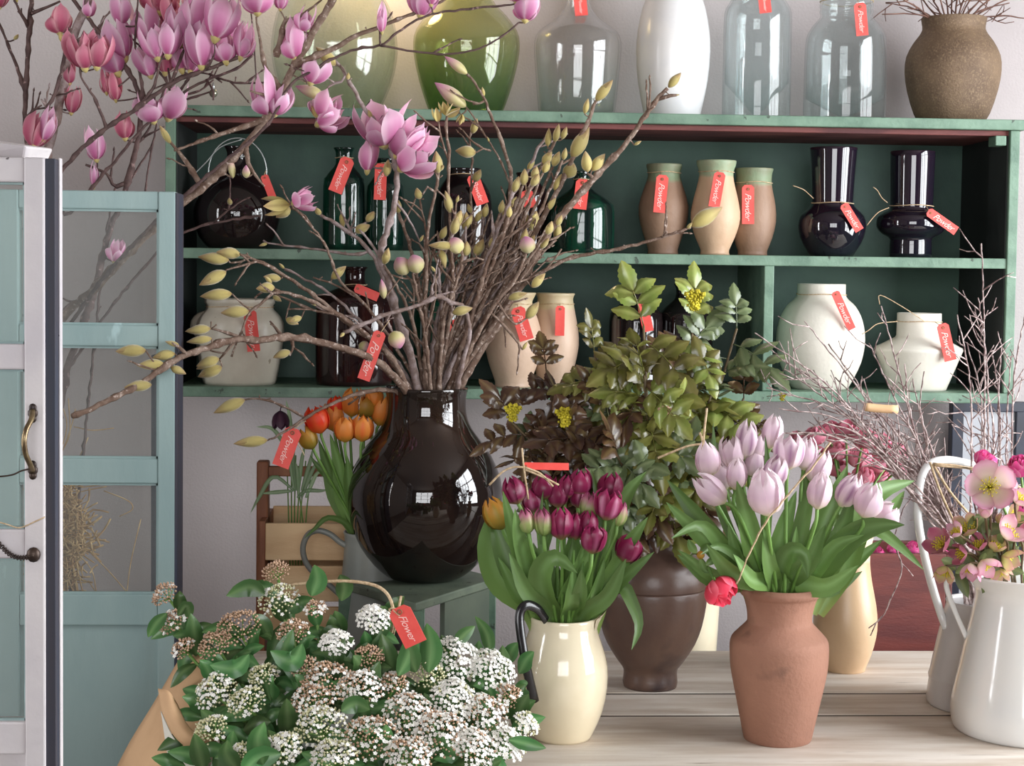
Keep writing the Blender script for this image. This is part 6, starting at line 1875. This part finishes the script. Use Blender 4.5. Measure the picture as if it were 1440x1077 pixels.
for i, (x, y, lb) in enumerate(BIR):
    dY = rnd.uniform(-.03, .16)
    root = thing('birch_twig', lb or 'thin bare birch twig in the tangled fan rising from the grey watering can', 'twig', (cvn['x'], YC, cvn['zt'] - .1), 'birch twigs in the watering can')
    q = MB()
    ox = 1372 + rnd.uniform(-16, 22)
    if x < 1320:
        mid = [(ox, 850), (ox - 14, 790), (1338 + rnd.uniform(-14, 14) - (1320 - x) * .12, 715 + rnd.uniform(-14, 14)), ((x + 1300) / 2 + rnd.uniform(-8, 8), (y + 640) / 2 + rnd.uniform(-10, 20)), (x, y)]
    else:
        mid = [(ox, 850), (ox + 4, 780), ((ox + x) / 2 + 14, 690 + rnd.uniform(-10, 10)), (x * .6 + ox * .4 + 14, (y + 640) / 2), (x, y)]
    twig(q, mid, YC, dY, 2.0, .9, 2, density=1.35)
    obj('shoot', q, M['twig'], root)
q = MB()
twig(q, [(1256, 760), (1268, 800), (1252, 845), (1240, 868), (1222, 884)], YTP - .12, 0, 1.2, .9, 0)
q.tube([pt(1240, 866, YTP - .12), pt(1232, 876, YTP - .12), pt(1224, 894, YTP - .12)], .0012, 5)
q.tube([pt(1266, 790, YTP - .12), pt(1276, 800, YTP - .12), pt(1284, 810, YTP - .12)], .0010, 5)
q.tube([pt(1256, 760, YTP - .12), pt(1270, 715, YTP - .1), pt(1290, 690, YTP - .1)], .0012, 5)
r_ = thing('birch_twig', 'thin birch twig hanging down beside the tan vase', 'twig', pt(1255, 760, YTP - .12), 'birch twigs in the watering can')
obj('shoot', q, M['twig'], r_)
q = MB()
twig(q, [(1168, 622), (1140, 660), (1100, 705), (1066, 752), (1036, 822)], YT - .12, .0, 1.5, 1.1, 1, density=.5)
tag(obj('dry_stalk', q, M['string'], loc=pt(1036, 822, YT - .12)), 'thin dry stalk slanting across the lilac tulips to the pot rim', 'stalk')
q = MB()
q.tube(catmull([pt(1216, 572, YC + .0), pt(1232, 574, YC), pt(1262, 576, YC)], 3), .0075, 9)
tag(obj('cut_branch', q, M['pine'], loc=pt(1240, 574, YC)), 'short cut branch end with a pale sawn face among the birch twigs', 'branch')
bpv = VI['brownpot']
BT = [(1228, -20), (1246, 4), (1262, -30), (1285, -40), (1304, -45), (1322, -50), (1340, -50), (1356, -50), (1374, -48), (1392, -40), (1412, -30), (1438, -30), (1458, -14), (1452, 27), (1240, 20), (1420, 4)]
for i, (x, y) in enumerate(BT):
    lb = {13: 'bare twig spreading flat from the brown pot toward the photo edge', 14: 'bare twig drooping from the brown pot toward the storage jar', 12: 'bare twig leaning outward from the brown pot at a low slant', 0: 'bare twig leaning from the brown pot over the storage jar shoulder'}.get(i, 'bare brown twig in the upright sheaf in the brown stoneware pot')
    root = thing('bare_twig', lb, 'twig', (bpv['x'], bpv['y'], bpv['zt'] - .05), 'bare twigs in the brown stoneware pot')
    q = MB()
    ox = 1338 + (x - 1338) * .22
    twig(q, [(1338 + (x - 1338) * .1, 70), (ox, 30), ((ox + x) / 2, (y + 30) / 2 - 6), (x, y)], bpv['y'], rnd.uniform(-.1, .1), 1.7, .8, 2, density=1.5)
    obj('shoot', q, M['twig_brown'], root)

# ------------------------------------------------------------------ fritillary in the trug, straw behind the glass
fr0 = pt(418, 770, YTR)
root = thing('fritillary', 'thin-leaved dark fritillary in the trug beside the hanging red tag', 'flower', (fr0[0], YTR, ZBN + .012))
k = ppm(fr0)
for i, (x, y, c) in enumerate(((404, 662, 0), (410, 650, 0), (416, 640, 0), (424, 650, 0), (430, 648, 0), (408, 610, 1), (438, 660, 0))):
    q = MB()
    q.tube(catmull([pt(408 + i * 4, 800, YTR), pt(406 + i * 4, 735, YTR), pt(x, y, YTR)], 4), .0016, 6)
    obj('stem', q, M['stem'], root)
for path in ([(414, 690), (385, 670), (364, 700), (352, 722)], [(412, 690), (388, 692), (368, 694)], [(408, 640), (385, 604), (360, 600)], [(414, 690), (408, 650), (398, 620)], [(420, 690), (424, 650), (430, 622)], [(424, 700), (440, 660), (452, 645)], [(418, 700), (430, 690), (452, 690), (462, 688)],
             [(416, 690), (412, 640), (416, 604)], [(420, 700), (418, 660), (405, 640)], [(424, 690), (436, 650), (440, 630)], [(410, 640), (408, 590), (402, 562)], [(430, 700), (446, 665), (456, 670)]):
    q = MB()
    blade(q, [pt(x, y, YTR - .03) for x, y in path], 6 / k, -_F, WPROF_T, .3, 14, 3)
    obj('leaf', q, M['grass'], root)
q = MB()
cup(q, pt(394, 578, YTR - .03), vdir(176, .2), 26 / k, 24 / k, ([0, .2, .6, 1], [.2, .8, 1, .9]), ([0, .5, .9, 1], [34, 36, 26, 6]), n=6, streak=.4)
q.tube(catmull([pt(408, 610, YTR - .0), pt(404, 575, YTR - .03), pt(396, 572, YTR - .03), pt(394, 578, YTR - .03)], 4), .0014, 5, col=.2)
obj('bloom', q, M['frit'], root)
q = MB()
YST = 3.3
for i in range(1500):
    a = rnd.gauss(0, 1)
    x, y = 60 + abs(rnd.gauss(0, 24)), 750 + rnd.gauss(0, 32)
    ang = rnd.uniform(0, 6.28)
    l_ = rnd.uniform(14, 38)
    c1 = rnd.uniform(-.8, .8)
    d_ = rnd.uniform(-.08, .08)
    P3 = [pt(x, y, YST + d_), pt(x + l_ * .5 * math.cos(ang), y + l_ * .5 * math.sin(ang), YST + d_ + .01), pt(x + l_ * math.cos(ang + c1 * .6), y + l_ * math.sin(ang + c1 * .6), YST + d_)]
    q.tube(catmull(P3, 2), rnd.uniform(.0012, .0024), 4)
for i in range(70):
    x = 62 + rnd.uniform(-30, 70)
    q.tube(catmull([pt(74 + (x - 74) * .5, 770, YST + rnd.uniform(-.05, .05)), pt(x, 950, YST), pt(x + rnd.uniform(-10, 10), 1432, YST + rnd.uniform(-.04, .04))], 3), .0016, 4)
for pp in (((84, 690), (110, 686), (154, 680)), ((84, 700), (120, 690), (150, 684)), ((100, 770), (128, 800), (136, 836)), ((110, 760), (150, 800), (178, 832)), ((86, 640), (100, 600), (106, 575)), ((84, 640), (98, 610), (96, 560)), ((88, 640), (104, 655), (124, 615)), ((104, 600), (130, 605), (160, 602)), ((80, 650), (94, 600), (84, 560)),
           ((178, 836), (184, 790), (198, 730)), ((146, 690), (180, 704), (186, 716), (168, 726))):
    q.tube(catmull([pt(x, y, YST) for x, y in pp], 4), .0012, 5)
tag(obj('straw', q, M['straw'], loc=pt(84, 840, YST)), 'tangle of dry golden straw seen through the lower panes of the turquoise door', 'straw', kind='stuff')

# ------------------------------------------------------------------ rendering look
sc = bpy.context.scene
sc.view_settings.view_transform = 'Standard'
sc.view_settings.look = 'None'
sc.view_settings.gamma = 1
sc.view_settings.use_curve_mapping = False
sc.view_settings.exposure = 0.0
sc.cycles.use_denoising = True
sc.cycles.max_bounces = 14
sc.cycles.transparent_max_bounces = 24
sc.cycles.caustics_reflective = False
sc.cycles.caustics_refractive = False
